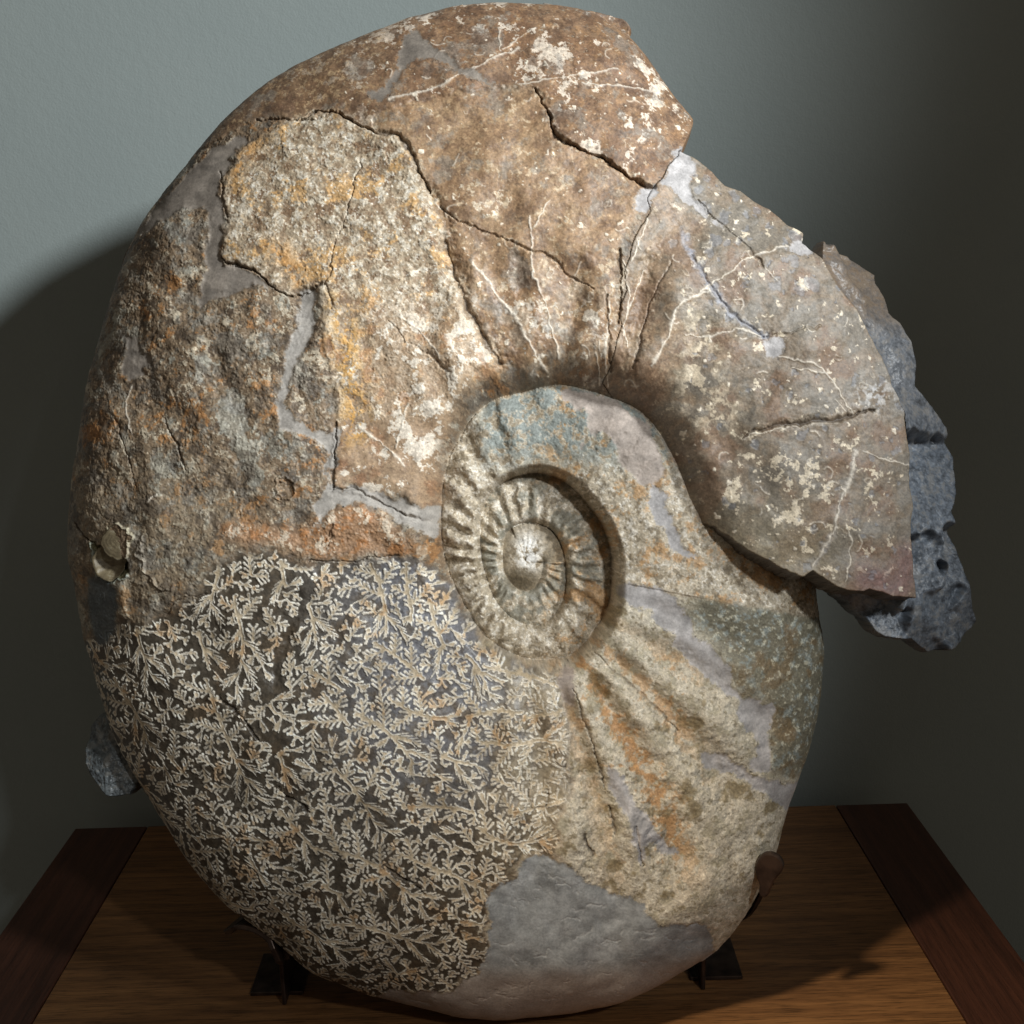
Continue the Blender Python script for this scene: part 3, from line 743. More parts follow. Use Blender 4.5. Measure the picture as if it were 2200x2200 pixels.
mix((152, 122, 90), mdl * 0.45); mix((206, 192, 170), mdl * flakes2 * 0.9); mix((176, 150, 116), mdl * 0.5 * crisp(n_pat2, 1.0, 0.3)); mix((118, 92, 70), mdl * 0.45 * crisp(-n_pat, 0.9, 0.4))
near_umb = sstep(80, 20, dA) * sstep(2.6, 2.72, turn)
mix((172, 160, 144), mdl * sstep(520, 700, Y) * 0.5 * sstep(-0.3, 0.9, n_mid)); mix((212, 204, 190), mdl * sstep(560, 700, Y) * crisp(n_pat + 0.3 * n_spk, 1.15) * 0.8)
mix((112, 106, 96), near_umb * 0.5 * crisp(n_pat2 + 0.4 * n_f2, -0.2, 0.4)); mix((176, 126, 80), mdl * sstep(640, 760, Y) * sstep(1.2, 1.9, n_pat3) * 0.5)
n_t1, n_t2 = noise(42, 150, 1.9, 6), noise(43, 110, 1.8, 5)
mix((128, 124, 118), np.clip(tp + mdl, 0, 1) * 0.5 * sstep(0.5, 1.7, n_t1 + 0.3 * n_f2)); mix((92, 70, 54), np.clip(tp + 0.7 * mdl, 0, 1) * 0.6 * sstep(0.5, 1.5, n_t2 + 0.35 * n_f2))
# cream panel
cm = cream_s
mix((166, 150, 126), cm * 0.9); mix((206, 196, 178), cm * crisp(n_pat2 + 0.45 * n_spk + 0.3 * n_pat3, 0.3, 0.2) * 0.75); mix((130, 106, 82), cm * crisp(-n_pat2 + 0.45 * n_f2, 0.95, 0.2) * 0.6); mix((188, 146, 92), cm * sstep(0.5, 1.5, n_pat3 + 0.35 * n_fine) * 0.75)
mix((118, 92, 68), cm * crisp(-n_pat + 0.5 * n_f2, 1.25, 0.15) * 0.85); mix((138, 120, 98), cm * crisp(n_f2 - 0.2 * n_pat, 1.15, 0.12) * 0.7); mix((226, 220, 208), cm * crisp(n_spk + 0.4 * n_pat2, 1.8, 0.1) * 0.8)
orl = np.exp(-(stroke(z1([(1250, 820), (1150, 920), (1110, 1010)]), 80) / 26) ** 2) + np.exp(-(stroke(z1([(1350, 1480), (1440, 1560), (1500, 1680)]), 80) / 24) ** 2)
mix((186, 132, 70), cm * np.clip(orl, 0, 1) * sstep(-0.9, 0.5, n_pat2 + 0.4 * n_spk) * 0.8)
lowcream = blur(cream_poly, 6) * sstep(600, 740, Y)
mix((158, 134, 108), lowcream * 0.65 * sstep(660, 860, X)); mix((214, 204, 188), lowcream * crisp(n_pat + 0.35 * n_spk + 0.5 * clus, 1.0) * 0.88); mix((146, 106, 76), lowcream * sstep(0.8, 1.6, n_pat3) * 0.5)
ochre = np.exp(-(stroke(z6([(1450, 30), (1480, 150), (1490, 300), (1520, 480), (1530, 680)]), 90) / 30) ** 2)
mix((194, 146, 78), ochre * sstep(-0.3, 0.6, n_pat2 + 0.5 * n_spk) * 0.85)
# left: mottled brown and grey
lf = left_s
mix((120, 102, 81), lf * 0.92); mix((78, 65, 52), lf * crisp(-n_pat2 + 0.5 * n_f2, 0.75, 0.3) * 0.8); mix((192, 180, 158), lf * crisp(n_pat + 0.55 * n_f2 + 0.3 * clus, 1.0, 0.15) * 0.85); mix((158, 144, 122), lf * crisp(n_f2 + 0.5 * n_spk, 0.9, 0.25) * 0.6)
mix((160, 112, 66), lf * crisp(n_pat3 + 0.4 * n_pat2 + 0.3 * n_spk, 1.55, 0.25) * 0.75); mix((146, 148, 140), lf * crisp(-n_pat3 + 0.5 * n_pat + 0.3 * n_f2, 1.5, 0.3) * 0.55)
mix((150, 140, 120), lf * sstep(640, 420, X) * 0.35 * sstep(900, 1100, Y))
mix((128, 126, 120), lf * 0.5 * sstep(0.4, 1.5, n_t1 + 0.3 * n_f2)); mix((70, 60, 50), lf * 0.55 * sstep(0.5, 1.4, n_t2 + 0.4 * n_f2))
band = blur(poly(z6([(850, 1160), (1000, 1150), (1250, 1180), (1330, 1110), (1450, 1060), (1640, 1090), (1760, 1200), (1850, 1290), (1650, 1310), (1300, 1310), (1180, 1270), (1050, 1250), (880, 1240)])), 8)
mix((154, 120, 90), band * 0.9); mix((164, 110, 64), band * sstep(0.2, 1.2, n_pat2 + 0.5 * n_pat3) * 0.7); mix((208, 196, 176), band * crisp(n_pat + 0.3 * n_spk, 1.2) * 0.8)
# sutured whorl: grey infill under pale lobes
sz = zone
bluish = sstep(560, 900, X) * sstep(1900, 1500, Y)
mix((76, 69, 59), sz * (1 - 0.5 * sstep(1090, 1220, X))); mix((120, 121, 127), sz * bluish * 0.85); mix((96, 84, 68), sz * 0.5 * sstep(0.2, 1.3, n_pat + 0.4 * n_big)); mix((166, 152, 126), sz * 0.75 * sstep(980, 1180, X + 25 * n_mid)); mix((80, 66, 50), sz * sstep(0.3, 1.5, n_pat3) * 0.5)
mix((124, 113, 94), sz * 0.6 * sstep(0.5, 0.8, sut_dense + 0.06 * n_mid))
lv = (10 * np.clip(n_mid, -2, 2) + 14 * frond_tone + 10 * np.clip(n_big, -2, 2) - 4)[..., None]; lobe = (np.array([222, 216, 203], np.float32) + lv * np.array([1, 1.0, 0.95], np.float32)) / 255
m3 = (sz * sut_on * (1 - 0.5 * sstep(0.2, 1.5, noise(41, 120, 2.0, 14))))[..., None]; pig = (pig * (1 - m3) + np.clip(lobe, 0, 1) * m3).astype(np.float32)
mix((176, 156, 124), sz * sut_on * sstep(0.6, 0.9, sut_core) * 0.7); mix((176, 140, 100), sz * sut_on * sstep(1.1, 1.9, n_pat3 + 0.5 * n_pat2) * 0.7)
mix((226, 216, 196), sz * sut_rim * 0.35)
# ribbed whorl
rb = ribbed_s * (1 - zone)
mix((190, 181, 162), rb * 0.95); mix((216, 208, 190), rb * crisp(n_pat2 + 0.4 * n_f2, 0.6, 0.3) * 0.75); mix((120, 108, 84), rb * crisp(n_f2 - 0.3 * n_pat2, 1.35, 0.2) * 0.6); mix((150, 142, 120), rb * sstep(0.4, 1.4, -n_pat + 0.5 * n_fine) * 0.6)
orange_zone = np.exp(-(stroke([(1250, 1430), (1330, 1560), (1400, 1720), (1420, 1800)], 260) / 105) ** 2) + 0.7 * np.exp(-(stroke([(1440, 1440), (1480, 1540)], 120) / 50) ** 2)
mix((166, 118, 70), rb * np.clip(orange_zone, 0, 1) * sstep(0.0, 1.1, -ribs_c * 0.9 + 0.5 * n_pat2) * 0.75)
mix((112, 96, 66), rb * sstep(0.8, 1.6, n_pat3 - 0.2 * n_pat) * 0.6)
dk = blur(poly(z4([(330, 660), (560, 700), (1100, 860), (1100, 1200), (1080, 1500), (980, 1932), (740, 1932), (750, 1650), (640, 1560), (560, 1500), (520, 1380), (420, 1270), (330, 1130), (370, 960), (340, 850)]), rough=3.0), 16)
mix((104, 100, 84), dk * 0.95); mix((136, 146, 146), dk * sstep(0.3, 1.3, n_pat2 + 0.4 * n_fine) * 0.75); mix((120, 96, 66), dk * sstep(0.6, 1.5, n_pat3) * 0.6); mix((190, 186, 166), dk * sstep(1.1, 1.6, n_fine) * 0.6)
# inner whorls
inn = inner_s
mix((180, 168, 147), inn * 0.95); mix((220, 213, 200), inn * crisp(n_f2 + 0.4 * n_spk, 0.4, 0.3) * 0.75); mix((118, 104, 82), inn * crisp(-n_pat2 + 0.4 * n_f2, 0.8, 0.3) * 0.7)
mix((166, 126, 82), inn * sstep(0.3, 1.5, n_pat3 + 0.3 * n_fine + 0.4 * n_f2) * sstep(1120, 1230, X) * 0.7)
blu = inn * sstep(1040, 940, Y) * sstep(1000, 1060, X)
mix((122, 128, 123), blu * sstep(-1.1, 0.5, n_pat2) * 0.95)
ringA = inn * (turn < 1.05) * (turn > -0.5)
mix((126, 124, 112), ringA * sstep(-0.2, 0.9, n_pat) * 0.7)
nuc = inn * (turn < 0)
mix((132, 118, 96), nuc * 0.8); nu = T_auto([(1115, 1165), (1135, 1215), (1120, 1245)])
white_c = np.exp(-(((X - nu[1, 0]) / 34) ** 2 + ((Y - (nu[0, 1] + 24)) / 52) ** 2) ** 1.5)
mix((238, 235, 229), white_c * 0.95 * sstep(-1.4, 0.0, n_pat2)); dark_c = np.exp(-(((X - nu[2, 0]) / 36) ** 2 + ((Y - nu[2, 1]) / 26) ** 2) ** 2)
mix((92, 80, 60), dark_c * 0.85)
# body chamber
chm = blur(ch_mask, 1.5) * (0.25 + 0.75 * sstep(1360, 1530, X + 30 * n_mid))
olive = sstep(1000, 1200, Y)
mix((127, 114, 98), chm * 0.95); mix((122, 96, 76), chm * sstep(0.2, 1.3, n_pat3) * 0.6); mix((118, 113, 104), chm * sstep(0.2, 1.2, -n_pat3 + 0.3 * n_mid) * 0.6); mix((138, 128, 106), chm * olive * sstep(1850, 1700, X) * 0.7)
mix((206, 190, 164), chm * np.exp(-(stroke([(1500, 720), (1500, 850), (1540, 880)], 130) / 50) ** 2) * crisp(n_pat + 0.3 * n_spk, 0.0, 0.15) * 0.9)
mix((206, 192, 168), chm * sstep(1.95, 2.05, n_pat + 0.45 * n_pat2 + 0.25 * n_spk + 1.3 * np.exp(-(((X - 1690) / 130) ** 2 + ((Y - 1050) / 110) ** 2))) * 0.95)
mix((196, 152, 92), chm * np.exp(-(stroke(z4([(1470, 360), (1475, 560), (1465, 760)]), 60) / 16) ** 2) * sstep(-0.6, 0.6, n_pat2) * 0.85)
mix((118, 88, 86), chm * np.exp(-(stroke(z4([(1250, 950), (1400, 980), (1450, 850)]), 110) / 36) ** 2) * 0.7)
mix((122, 126, 136), chm * blues * 0.55)
mix((150, 154, 166), chm * np.exp(-(stroke([(1462, 482), (1487, 548), (1516, 598), (1549, 643), (1598, 693), (1644, 722)], 26) / 7) ** 2) * 0.85)
mix((148, 142, 136), np.exp(-(stroke([(1838, 974), (1826, 1032), (1801, 1082), (1789, 1140), (1747, 1218)], 20) / 6) ** 2) * chm * 0.7)
mix((200, 200, 200), chm * np.exp(-(((X - 1880) / 60) ** 2 + ((Y - 850) / 40) ** 2)) * sstep(-0.2, 0.8, n_pat2) * 0.8)
# common marks
smooth_zone = np.clip(mdl + chm + tp, 0, 1)
mix((222, 210, 190), spots * smooth_zone * 0.9); mix((200, 188, 168), rings * 0.6 * (smooth_zone + 0.8 * lf + 0.8 * cm)); mix((214, 204, 188), worms * 0.7)
mix((214, 204, 188), vein_m * 0.9); mix((196, 184, 164), crack_lip * 0.4); mix((66, 55, 45), crack_dark * 0.6)
# repairs
pm = pl_soft[..., None]
ptone = pl_col / 255.0 * (1 + 0.03 * np.clip(n_mid, -2, 2) + 0.05 * n_pat + 0.05 * scrape + 0.09 * crisp(scrape + 0.3 * n_pat3, 1.3, 0.3) - 0.10 * crisp(n_f2 + 0.3 * n_pat, 2.1, 0.15))[..., None]
pblur = np.stack([blur(np.where(pl_mask, ptone[..., k], 0), 1.2) for k in range(3)], -1) / np.maximum(blur(pl_mask, 1.2), 0.02)[..., None]
pk = sstep(0.25, 0.75, blur(pl_mask, 5.0) + 0.12 * n_spk * (pl_soft > 0.02))[..., None]
pig = pig * (1 - pk) + np.clip(pblur, 0, 1) * pk
mix((186, 185, 182), scr * 0.6)
pinkbot = sstep(2080, 2150, Y) * pk[..., 0]
mix((160, 143, 130), pinkbot * 0.7)
# bivalve
mix((104, 100, 72), blur(cup_m, 2) * 0.9); mix((176, 184, 176), np.exp(-(rim_d / 3.2) ** 2) * 0.75); mix((110, 88, 66), (1 - sstep(0.85, 1.0, disc_m)) * (~cup_m) * 0.7); mix((196, 188, 162), np.exp(-((disc_m - 0.97) / 0.08) ** 2) * (~cup_m) * 0.8)
gl = blur(poly(z6([(150, 1440), (280, 1460), (290, 1640), (240, 1760), (170, 1740)])), 4); mix((84, 92, 96), gl * 0.85)
# fine mottling
pig *= (1 + (0.045 * n_grit + 0.05 * n_fine) * (1 - 0.8 * pl_soft))[..., None]
pig = np.clip(pig, 0.02, 0.93)
lin = np.where(pig <= 0.04045, pig / 12.92, ((pig + 0.055) / 1.055) ** 2.4)
gloss = np.clip(0.62 - 0.20 * zone * (1 - 0.5 * sut_on) - 0.10 * smoothpart + 0.12 * pl_soft + 0.1 * nuc, 0.25, 0.9)
# ------------------------------------------------------------------ fossil: meshes
def fossil_material():
    m, nt, b = nodes_of('fossil_stone')
    a = N(nt, 'ShaderNodeAttribute', attribute_name='pigment')
    g = N(nt, 'ShaderNodeAttribute', attribute_name='gloss')
    tc = N(nt, 'ShaderNodeTexCoord')
    n1 = N(nt, 'ShaderNodeTexNoise', Scale=420.0, Detail=4.0, Roughness=0.65)
    n2 = N(nt, 'ShaderNodeTexVoronoi', Scale=260.0)
    for n in (n1, n2): nt.links.new(tc.outputs['Object'], n.inputs['Vector'])
    r = ramp(nt, [(0.25, (0.72, 0.72, 0.72)), (0.75, (1.22, 1.22, 1.22))])
    nt.links.new(n1.outputs['Fac'], r.inputs['Fac'])
    mul = N(nt, 'ShaderNodeMixRGB', blend_type='MULTIPLY', Fac=1.0)
    nt.links.new(a.outputs['Color'], mul.inputs['Color1']); nt.links.new(r.outputs['Color'], mul.inputs['Color2'])
    nt.links.new(mul.outputs['Color'], b.inputs['Base Color'])
    nt.links.new(g.outputs['Fac'], b.inputs['Roughness'])
    bp = N(nt, 'ShaderNodeBump', Strength=0.25, Distance=0.0007)
    nt.links.new(n1.outputs['Fac'], bp.inputs['Height'])
    nt.links.new(bp.outputs['Normal'], b.inputs['Normal'])
    b.inputs['Specular IOR Level'].default_value = 0.45
    return m
stone = fossil_material()

def to_local(px, py, hpx):
    return np.stack([(px - 1100) * S, -(py - 1100) * S, hpx * S], -1)

def build_sheet(mask, height, outline, labels, names, skirt_rows, skirt_color=None, sink=None):
    """height raster -> meshes, one per label; a skirt closes the rim and the back. skirt_rows: list of (offset px outwards, depth px absolute or factor)"""
    vid = -np.ones(mask.shape, int); vid[mask] = np.arange(mask.sum())
    cell = mask[:-1, :-1] & mask[1:, :-1] & mask[:-1, 1:] & mask[1:, 1:]
    # drop whiskers: keep cells that have at least two neighbours
    nb = np.zeros(cell.shape, int)
    nb[1:] += cell[:-1]; nb[:-1] += cell[1:]; nb[:, 1:] += cell[:, :-1]; nb[:, :-1] += cell[:, 1:]
    cell &= nb >= 2
    ii, jj = np.nonzero(cell)
    quads = np.stack([vid[ii, jj], vid[ii + 1, jj], vid[ii + 1, jj + 1], vid[ii, jj + 1]], 1)
    lab = labels[ii, jj]
    px, py, hh = X[mask].copy(), Y[mask].copy(), height[mask].copy()
    # rim edges (directed, used once)
    e = np.concatenate([quads[:, [0, 1]], quads[:, [1, 2]], quads[:, [2, 3]], quads[:, [3, 0]]])
    key = np.minimum(e[:, 0], e[:, 1]).astype(np.int64) * (len(px) + 1) + np.maximum(e[:, 0], e[:, 1])
    _, inv, cnt = np.unique(key, return_inverse=True, return_counts=True)
    eb = e[cnt[inv] == 1]; elab = np.tile(lab, 4)[cnt[inv] == 1]
    rim = np.unique(eb)
    # snap the rim onto the traced outline
    for s_ in range(0, len(rim), 600):
        r_ = rim[s_:s_ + 600]
        d2 = (px[r_][:, None] - outline[None, :, 0]) ** 2 + (py[r_][:, None] - outline[None, :, 1]) ** 2
        k = d2.argmin(1); ok = d2[np.arange(len(r_)), k] < (3.2 * G) ** 2
        px[r_[ok]] = outline[k[ok], 0]; py[r_[ok]] = outline[k[ok], 1]
    # smooth the rim heights a little
    nxt = {}
    for a_, b_ in eb: nxt.setdefault(a_, []).append(b_)
    loops = []; used = set()
    for a_ in list(nxt):
        if a_ in used: continue
        lp = [a_]; used.add(a_); cur = a_
        while True:
            c_ = [q for q in nxt.get(cur, []) if q not in used]
            if not c_: break
            cur = c_[0]; used.add(cur); lp.append(cur)
        if len(lp) > 40: loops.append(np.array(lp))
    V = [to_local(px, py, hh)]; col = [lin[mask]]; glo = [gloss[mask]]
    base = len(px); skirts = []
    for lp in loops:
        n = len(lp)
        lx, ly, lh = px[lp], py[lp], hh[lp]
        ker_ = np.hanning(9); ker_ /= ker_.sum()
        sm = lambda a_, k_=ker_: np.convolve(np.concatenate([a_[-4:], a_, a_[:4]]), k_, 'valid')
        lh = sm(sm(lh)); hh[lp] = lh; V[0][lp] = to_local(lx, ly, lh)
        tx, ty = np.roll(lx, -3) - np.roll(lx, 3), np.roll(ly, -3) - np.roll(ly, 3)
        for _ in range(3): tx, ty = sm(tx), sm(ty)
        L_ = np.hypot(tx, ty) + 1e-9
        nx_, ny_ = ty / L_, -tx / L_
        area = 0.5 * np.sum(lx * np.roll(ly, -1) - np.roll(lx, -1) * ly)
        if area < 0: nx_, ny_ = -nx_, -ny_
        cx_, cy_ = lx.mean(), ly.mean()
        prev = lp
        ccol = lin[mask][lp]; cgl = gloss[mask][lp]
        rr = np.random.default_rng(n)
        for q, row in enumerate(skirt_rows):
            off, dep, shrink, jit = row[:4]
            jitx = np.convolve(np.tile(rr.standard_normal(n), 1), np.ones(5) / 5, 'same') * jit
            shx, shy = (row[4] if len(row) > 4 else (0, 0))
            x_ = lx + nx_ * (off + jitx); y_ = ly + ny_ * (off + jitx)
            x_ = x_ + (cx_ - x_) * shrink + shx; y_ = y_ + (cy_ - y_) * shrink + shy
            z_ = dep(lh, lx, ly) + jitx
            V.append(to_local(x_, y_, z_))
            cc = ccol if skirt_color is None else skirt_color(lx, ly, q, ccol)
            col.append(cc * (1 + 0.12 * rr.standard_normal(n))[:, None].clip(0.6, 1.4)); glo.append(cgl)
            new = np.arange(base, base + n); base += n
            skirts.append(np.stack([prev, np.roll(prev, -1), np.roll(new, -1), new], 1)[:, ::-1] if area < 0 else np.stack([prev, np.roll(prev, -1), np.roll(new, -1), new], 1)[:, ::-1])
            prev = new
    V = np.concatenate(V); col = np.concatenate(col); glo = np.concatenate(glo)
    SK = np.concatenate(skirts) if skirts else np.zeros((0, 4), int)
    allq = np.concatenate([quads, SK])
    # vertex normals of the whole sheet, so that parts meet without a shading seam
    n_ = np.cross(V[allq[:, 2]] - V[allq[:, 0]], V[allq[:, 3]] - V[allq[:, 1]])
    VN = np.zeros_like(V)
    for k in range(4):
        for c_ in range(3): VN[:, c_] += np.bincount(allq[:, k], weights=n_[:, c_], minlength=len(V))
    VN /= np.linalg.norm(VN, axis=1, keepdims=True) + 1e-20
    objs = {}
    def emit(name, q, own_normals=True):
        idx, inv2 = np.unique(q, return_inverse=True); inv2 = inv2.reshape(q.shape)
        me = bpy.data.meshes.new(name)
        me.vertices.add(len(idx)); me.vertices.foreach_set('co', V[idx].astype(np.float32).ravel())
        me.loops.add(q.size); me.loops.foreach_set('vertex_index', inv2.astype(np.int32).ravel())
        me.polygons.add(len(q)); me.polygons.foreach_set('loop_start', np.arange(0, q.size, 4, dtype=np.int32))
        me.polygons.foreach_set('use_smooth', np.ones(len(q), bool))
        me.update(calc_edges=True)
        at = me.attributes.new('pigment', 'FLOAT_COLOR', 'POINT')
        at.data.foreach_set('color', np.concatenate([col[idx], np.ones((len(idx), 1))], 1).astype(np.float32).ravel())
        ag = me.attributes.new('gloss', 'FLOAT', 'POINT'); ag.data.foreach_set('value', glo[idx].astype(np.float32))
        if own_normals: me.normals_split_custom_set_from_vertices(VN[idx].astype(np.float32))
        me.materials.append(stone)
        return link(bpy.data.objects.new(name, me), fossil)
    for k, (nm, lb) in names.items():
        q = quads[lab == k]
        if len(q) < 12: continue
        o = emit(nm, q)
        if lb: o['label'] = lb
        objs[k] = o
    return objs, emit, SK

# labels of the main sheet
LM = np.full(X.shape, 7)
LM[turn < 0] = 1; LM[(turn >= 0) & (turn < 1.05)] = 2; LM[(turn >= 1.05) & (turn < 2.03)] = 3
lw = turn >= 2.03
LM[lw & ribbed_region] = 4; LM[lw & suture_poly] = 5; LM[lw & top_poly] = 8; LM[lw & cream_poly] = 6; LM[lw & mid_poly] = 9
LM[(LM == 7) & (X > 600) & (Y < 1062)] = 6; LM[(LM == 6) & (X > 1200)] = 9; LM[(LM == 6) & (Y < 230)] = 8; LM[(LM == 4) & (X < 1128)] = 5; LM[(LM == 8) & (Y > 470) & (X < 260)] = 7
LM[ch_mask] = 11
for k in range(1, len(plaster_list) + 1):
    LM[(pl_id == k) & ~ch_mask] = 20 + k
LM[cup_m] = 10
names = {1: ('nucleus', 'small pale oval core at the centre of the coil'), 2: ('inner_whorl', 'tight inner whorl around the core'), 3: ('inner_whorl', 'wider inner whorl with strong radial ribs'),
         4: ('shell_fragment', 'yellowish ribbed whorl with orange rust streaks'), 5: ('shell_fragment', 'grey whorl covered with pale branching suture lines'),
         6: ('shell_fragment', 'cream and ochre pitted plate'), 7: ('shell_fragment', 'mottled dark brown flank at the left edge'), 8: ('shell_fragment', 'reddish brown top rim with white flakes'),
         9: ('shell_fragment', 'smooth brown plate with fine white specks'), 10: ('shell_bed', None), 11: ('covered_flank', None)}
for k in range(1, len(plaster_list) + 1): names[20 + k] = ('plaster_fill', 'smooth grey plaster repair' if k == 1 else None)
def rim_dep(f): return lambda lh, lx, ly: lh * f
main_rows = [(3.5, rim_dep(0.6), 0, 0.6), (5.5, rim_dep(0.2), 0, 0.6), (5, lambda lh, lx, ly: lh * 0 - 10, 0, 0.6), (0, lambda lh, lx, ly: lh * 0 - 60, 0.005, 0.6), (-10, lambda lh, lx, ly: lh * 0 - 120, 0.03, 0.5),
             (-24, lambda lh, lx, ly: lh * 0 - 185, 0.09, 0), (-30, lambda lh, lx, ly: lh * 0 - 235, 0.2, 0), (-30, lambda lh, lx, ly: lh * 0 - 262, 0.36, 0), (-20, lambda lh, lx, ly: lh * 0 - 272, 0.62, 0), (0, lambda lh, lx, ly: lh * 0 - 274, 0.995, 0)]
objs, emit, SK = build_sheet(main_mask, hM, m_out, LM, names, main_rows)
emit('back_face', SK)
# body chamber
LC = np.full(X.shape, 1)
for k in range(len(plaster_list) + 1, len(plaster_list) + len(plaster_ch) + 1): LC[pl_id == k] = 20 + k
cn = {1: ('body_chamber', 'broken overhanging end of the last whorl with scattered pale spots')}
for k in range(len(plaster_list) + 1, len(plaster_list) + len(plaster_ch) + 1): cn[20 + k] = ('plaster_fill', None)
dark_broken = srgb(88, 84, 80)
def ch_col(lx, ly, q, base):
    broken = (sstep(1100, 1130, ly) * sstep(1500, 1530, lx))[:, None]
    return base * (1 - 0.9 * broken) + dark_broken * 0.9 * broken
low = lambda lx, ly: sstep(1120, 1150, ly) 
ch_rows = [(1.0, lambda lh, lx, ly: lh - 8, 0, 0.8), (4, lambda lh, lx, ly: lh - 40, 0, 2.0), (12, lambda lh, lx, ly: lh - 75, 0, 3.0), (14, lambda lh, lx, ly: lh - 120, 0, 3.5), (2, lambda lh, lx, ly: lh - 190, 0.01, 3.0), (-30, lambda lh, lx, ly: lh * 0 + 40, 0.1, 2), (-40, lambda lh, lx, ly: lh * 0 + 20, 0.995, 0)]
objs2, emit2, SK2 = build_sheet(ch_mask, hC, ch_out, LC, cn, ch_rows, ch_col)
o = emit2('broken_edge', SK2); o['label'] = 'dark rough fracture face under the broken end'

# ---- grey rock matrix left on the broken side, and the lump low on the left
def rock_sheet(name, pts_px, hmid, height_fn, seed, label, tone, rows_depth):
    q = ragged(T(pts_px, hmid), 1.6, seed, smooth=False)
    mk = inside(q, X, Y)
    hgt = height_fn()
    global lin, gloss
    keep_l, keep_g = lin, gloss
    pg = np.zeros(X.shape + (3,)); pg[:] = np.array(tone, float) / 255
    a1, a2 = noise(seed + 100, 60, 1.5, 4), noise(seed + 101, 25, 1.2, 3)
    pg *= (1 + 0.14 * a1 + 0.05 * a2)[..., None]
    vv = np.exp(-(np.abs(noise(seed + 102, 80, 1.7, 6)) / 0.06) ** 2)[..., None] * 0.22
    pg = pg * (1 - vv) + np.array([0.66, 0.68, 0.70]) * vv
    if seed == 71: 
        br = np.clip(sstep(760, 610, Y), 0.25 * sstep(980, 860, Y), 1)[..., None] * (0.8 + 0.2 * np.clip(a1, -1, 1))[..., None]
        pg = pg * (1 - br) + np.array([0.45, 0.38, 0.31]) * br
    du = (0.45 * sstep(0.1, 1.4, a1 + 0.4 * n_pat))[..., None]; pg = pg * (1 - du) + np.array([0.47, 0.44, 0.40]) * du
    pg = np.clip(pg, 0.03, 0.9)
    lin = np.where(pg <= 0.04045, pg / 12.92, ((pg + 0.055) / 1.055) ** 2.4); gloss = np.full(X.shape, 0.42)
    o_, em, sk = build_sheet(mk, hgt, q, np.ones(X.shape, int), {1: (name, label)}, rows_depth)
    em('broken_edge', sk)
    lin, gloss = keep_l, keep_g
def facets(seed, n, box, tilt):
    r_ = np.random.default_rng(seed)
    sx = r_.uniform(box[0], box[2], n); sy = r_.uniform(box[1], box[3], n)
    best = np.full(X.shape, 1e9); hv = np.zeros(X.shape)
    fx, fy = X + noise(seed + 50, 70, 1.8, 8) * 9, Y + noise(seed + 51, 70, 1.8, 8) * 9
    for k in range(n):
        d2 = (fx - sx[k]) ** 2 + (fy - sy[k]) ** 2
        m_ = d2 < best
        gx, gy = r_.normal(0, tilt, 2)
        hv = np.where(m_, gx * (X - sx[k]) + gy * (Y - sy[k]) + r_.normal(0, 3), hv); best = np.minimum(best, d2)
    return blur(hv, 5.0)
plate_edge = stroke(chamber_out[6:], 260, auto=False, rough=0.3) if False else None
def matrix_h():
    ex = np.interp(Y, T([p for p in chamber_out], 0.125)[:, 1], T([p for p in chamber_out], 0.125)[:, 0])
    d = X - ex
    bottom = np.clip((Y - 1290) / 120, 0, 1.2)
    raw = 215 - 26 * sstep(-10, 40, d) - 0.55 * np.clip(d, 0, 200) - 26 * bottom + facets(61, 16, (1780, 700, 2150, 1450), 0.38) * (0.25 + 0.75 * sstep(800, 900, Y)) + 0.35 * n_fine + 0.8 * n_mid + 0.08 * n_grit
    return np.minimum(raw, np.where(blur(ch_mask, 3) > 0.02, hC - 34, 1e4))
matrix_px = [(1745, 540), (1818, 551), (1847, 570), (1879, 594), (1878, 612), (1897, 648), (1899, 680), (1921, 701), (1942, 739), (1950, 780), (1940, 838), (1971, 871), (2021, 921), (2048, 981), (2043, 1030), (2041, 1061),
    (2017, 1098), (2033, 1148), (2050, 1181), (2062, 1235), (2075, 1281), (2099, 1334), (2091, 1351), (2037, 1384), (1988, 1397), (1963, 1384), (1930, 1363), (1868, 1357), (1847, 1343), (1830, 1318), (1785, 1281), (1750, 1252), (1735, 1225),
    (1760, 1150), (1820, 1000), (1830, 900), (1790, 760), (1730, 640)]
rk_rows = [(2, lambda lh, lx, ly: lh - 10, 0, 0.5), (6, lambda lh, lx, ly: lh - 40, 0, 1.2), (5, lambda lh, lx, ly: lh - 85, 0, 1.5), (-6, lambda lh, lx, ly: lh - 130, 0, 1.5), (-40, lambda lh, lx, ly: lh * 0 + 20, 0.08, 2), (-50, lambda lh, lx, ly: lh * 0 - 10, 0.995, 0)]
rock_sheet('rock_matrix', matrix_px, 0.03, matrix_h, 71, 'dark blue grey rock left along the broken right edge', (104, 112, 122), rk_rows)
lump_px = [(260, 1525), (215, 1540), (200, 1560), (196, 1606), (203, 1635), (214, 1652), (232, 1672), (256, 1692), (300, 1690), (330, 1650), (310, 1570)]
def lump_h():
    return 20 + 34 * np.clip((X - T((196, 0), 0)[0]) / 60, -0.5, 1) + facets(91, 7, (180, 1500, 340, 1720), 0.3) + 1.0 * n_fine + 0.3 * n_grit
rock_sheet('rock_matrix', lump_px, 0.0, lump_h, 73, 'small grey lump of rock on the lower left rim', (92, 98, 100), rk_rows)

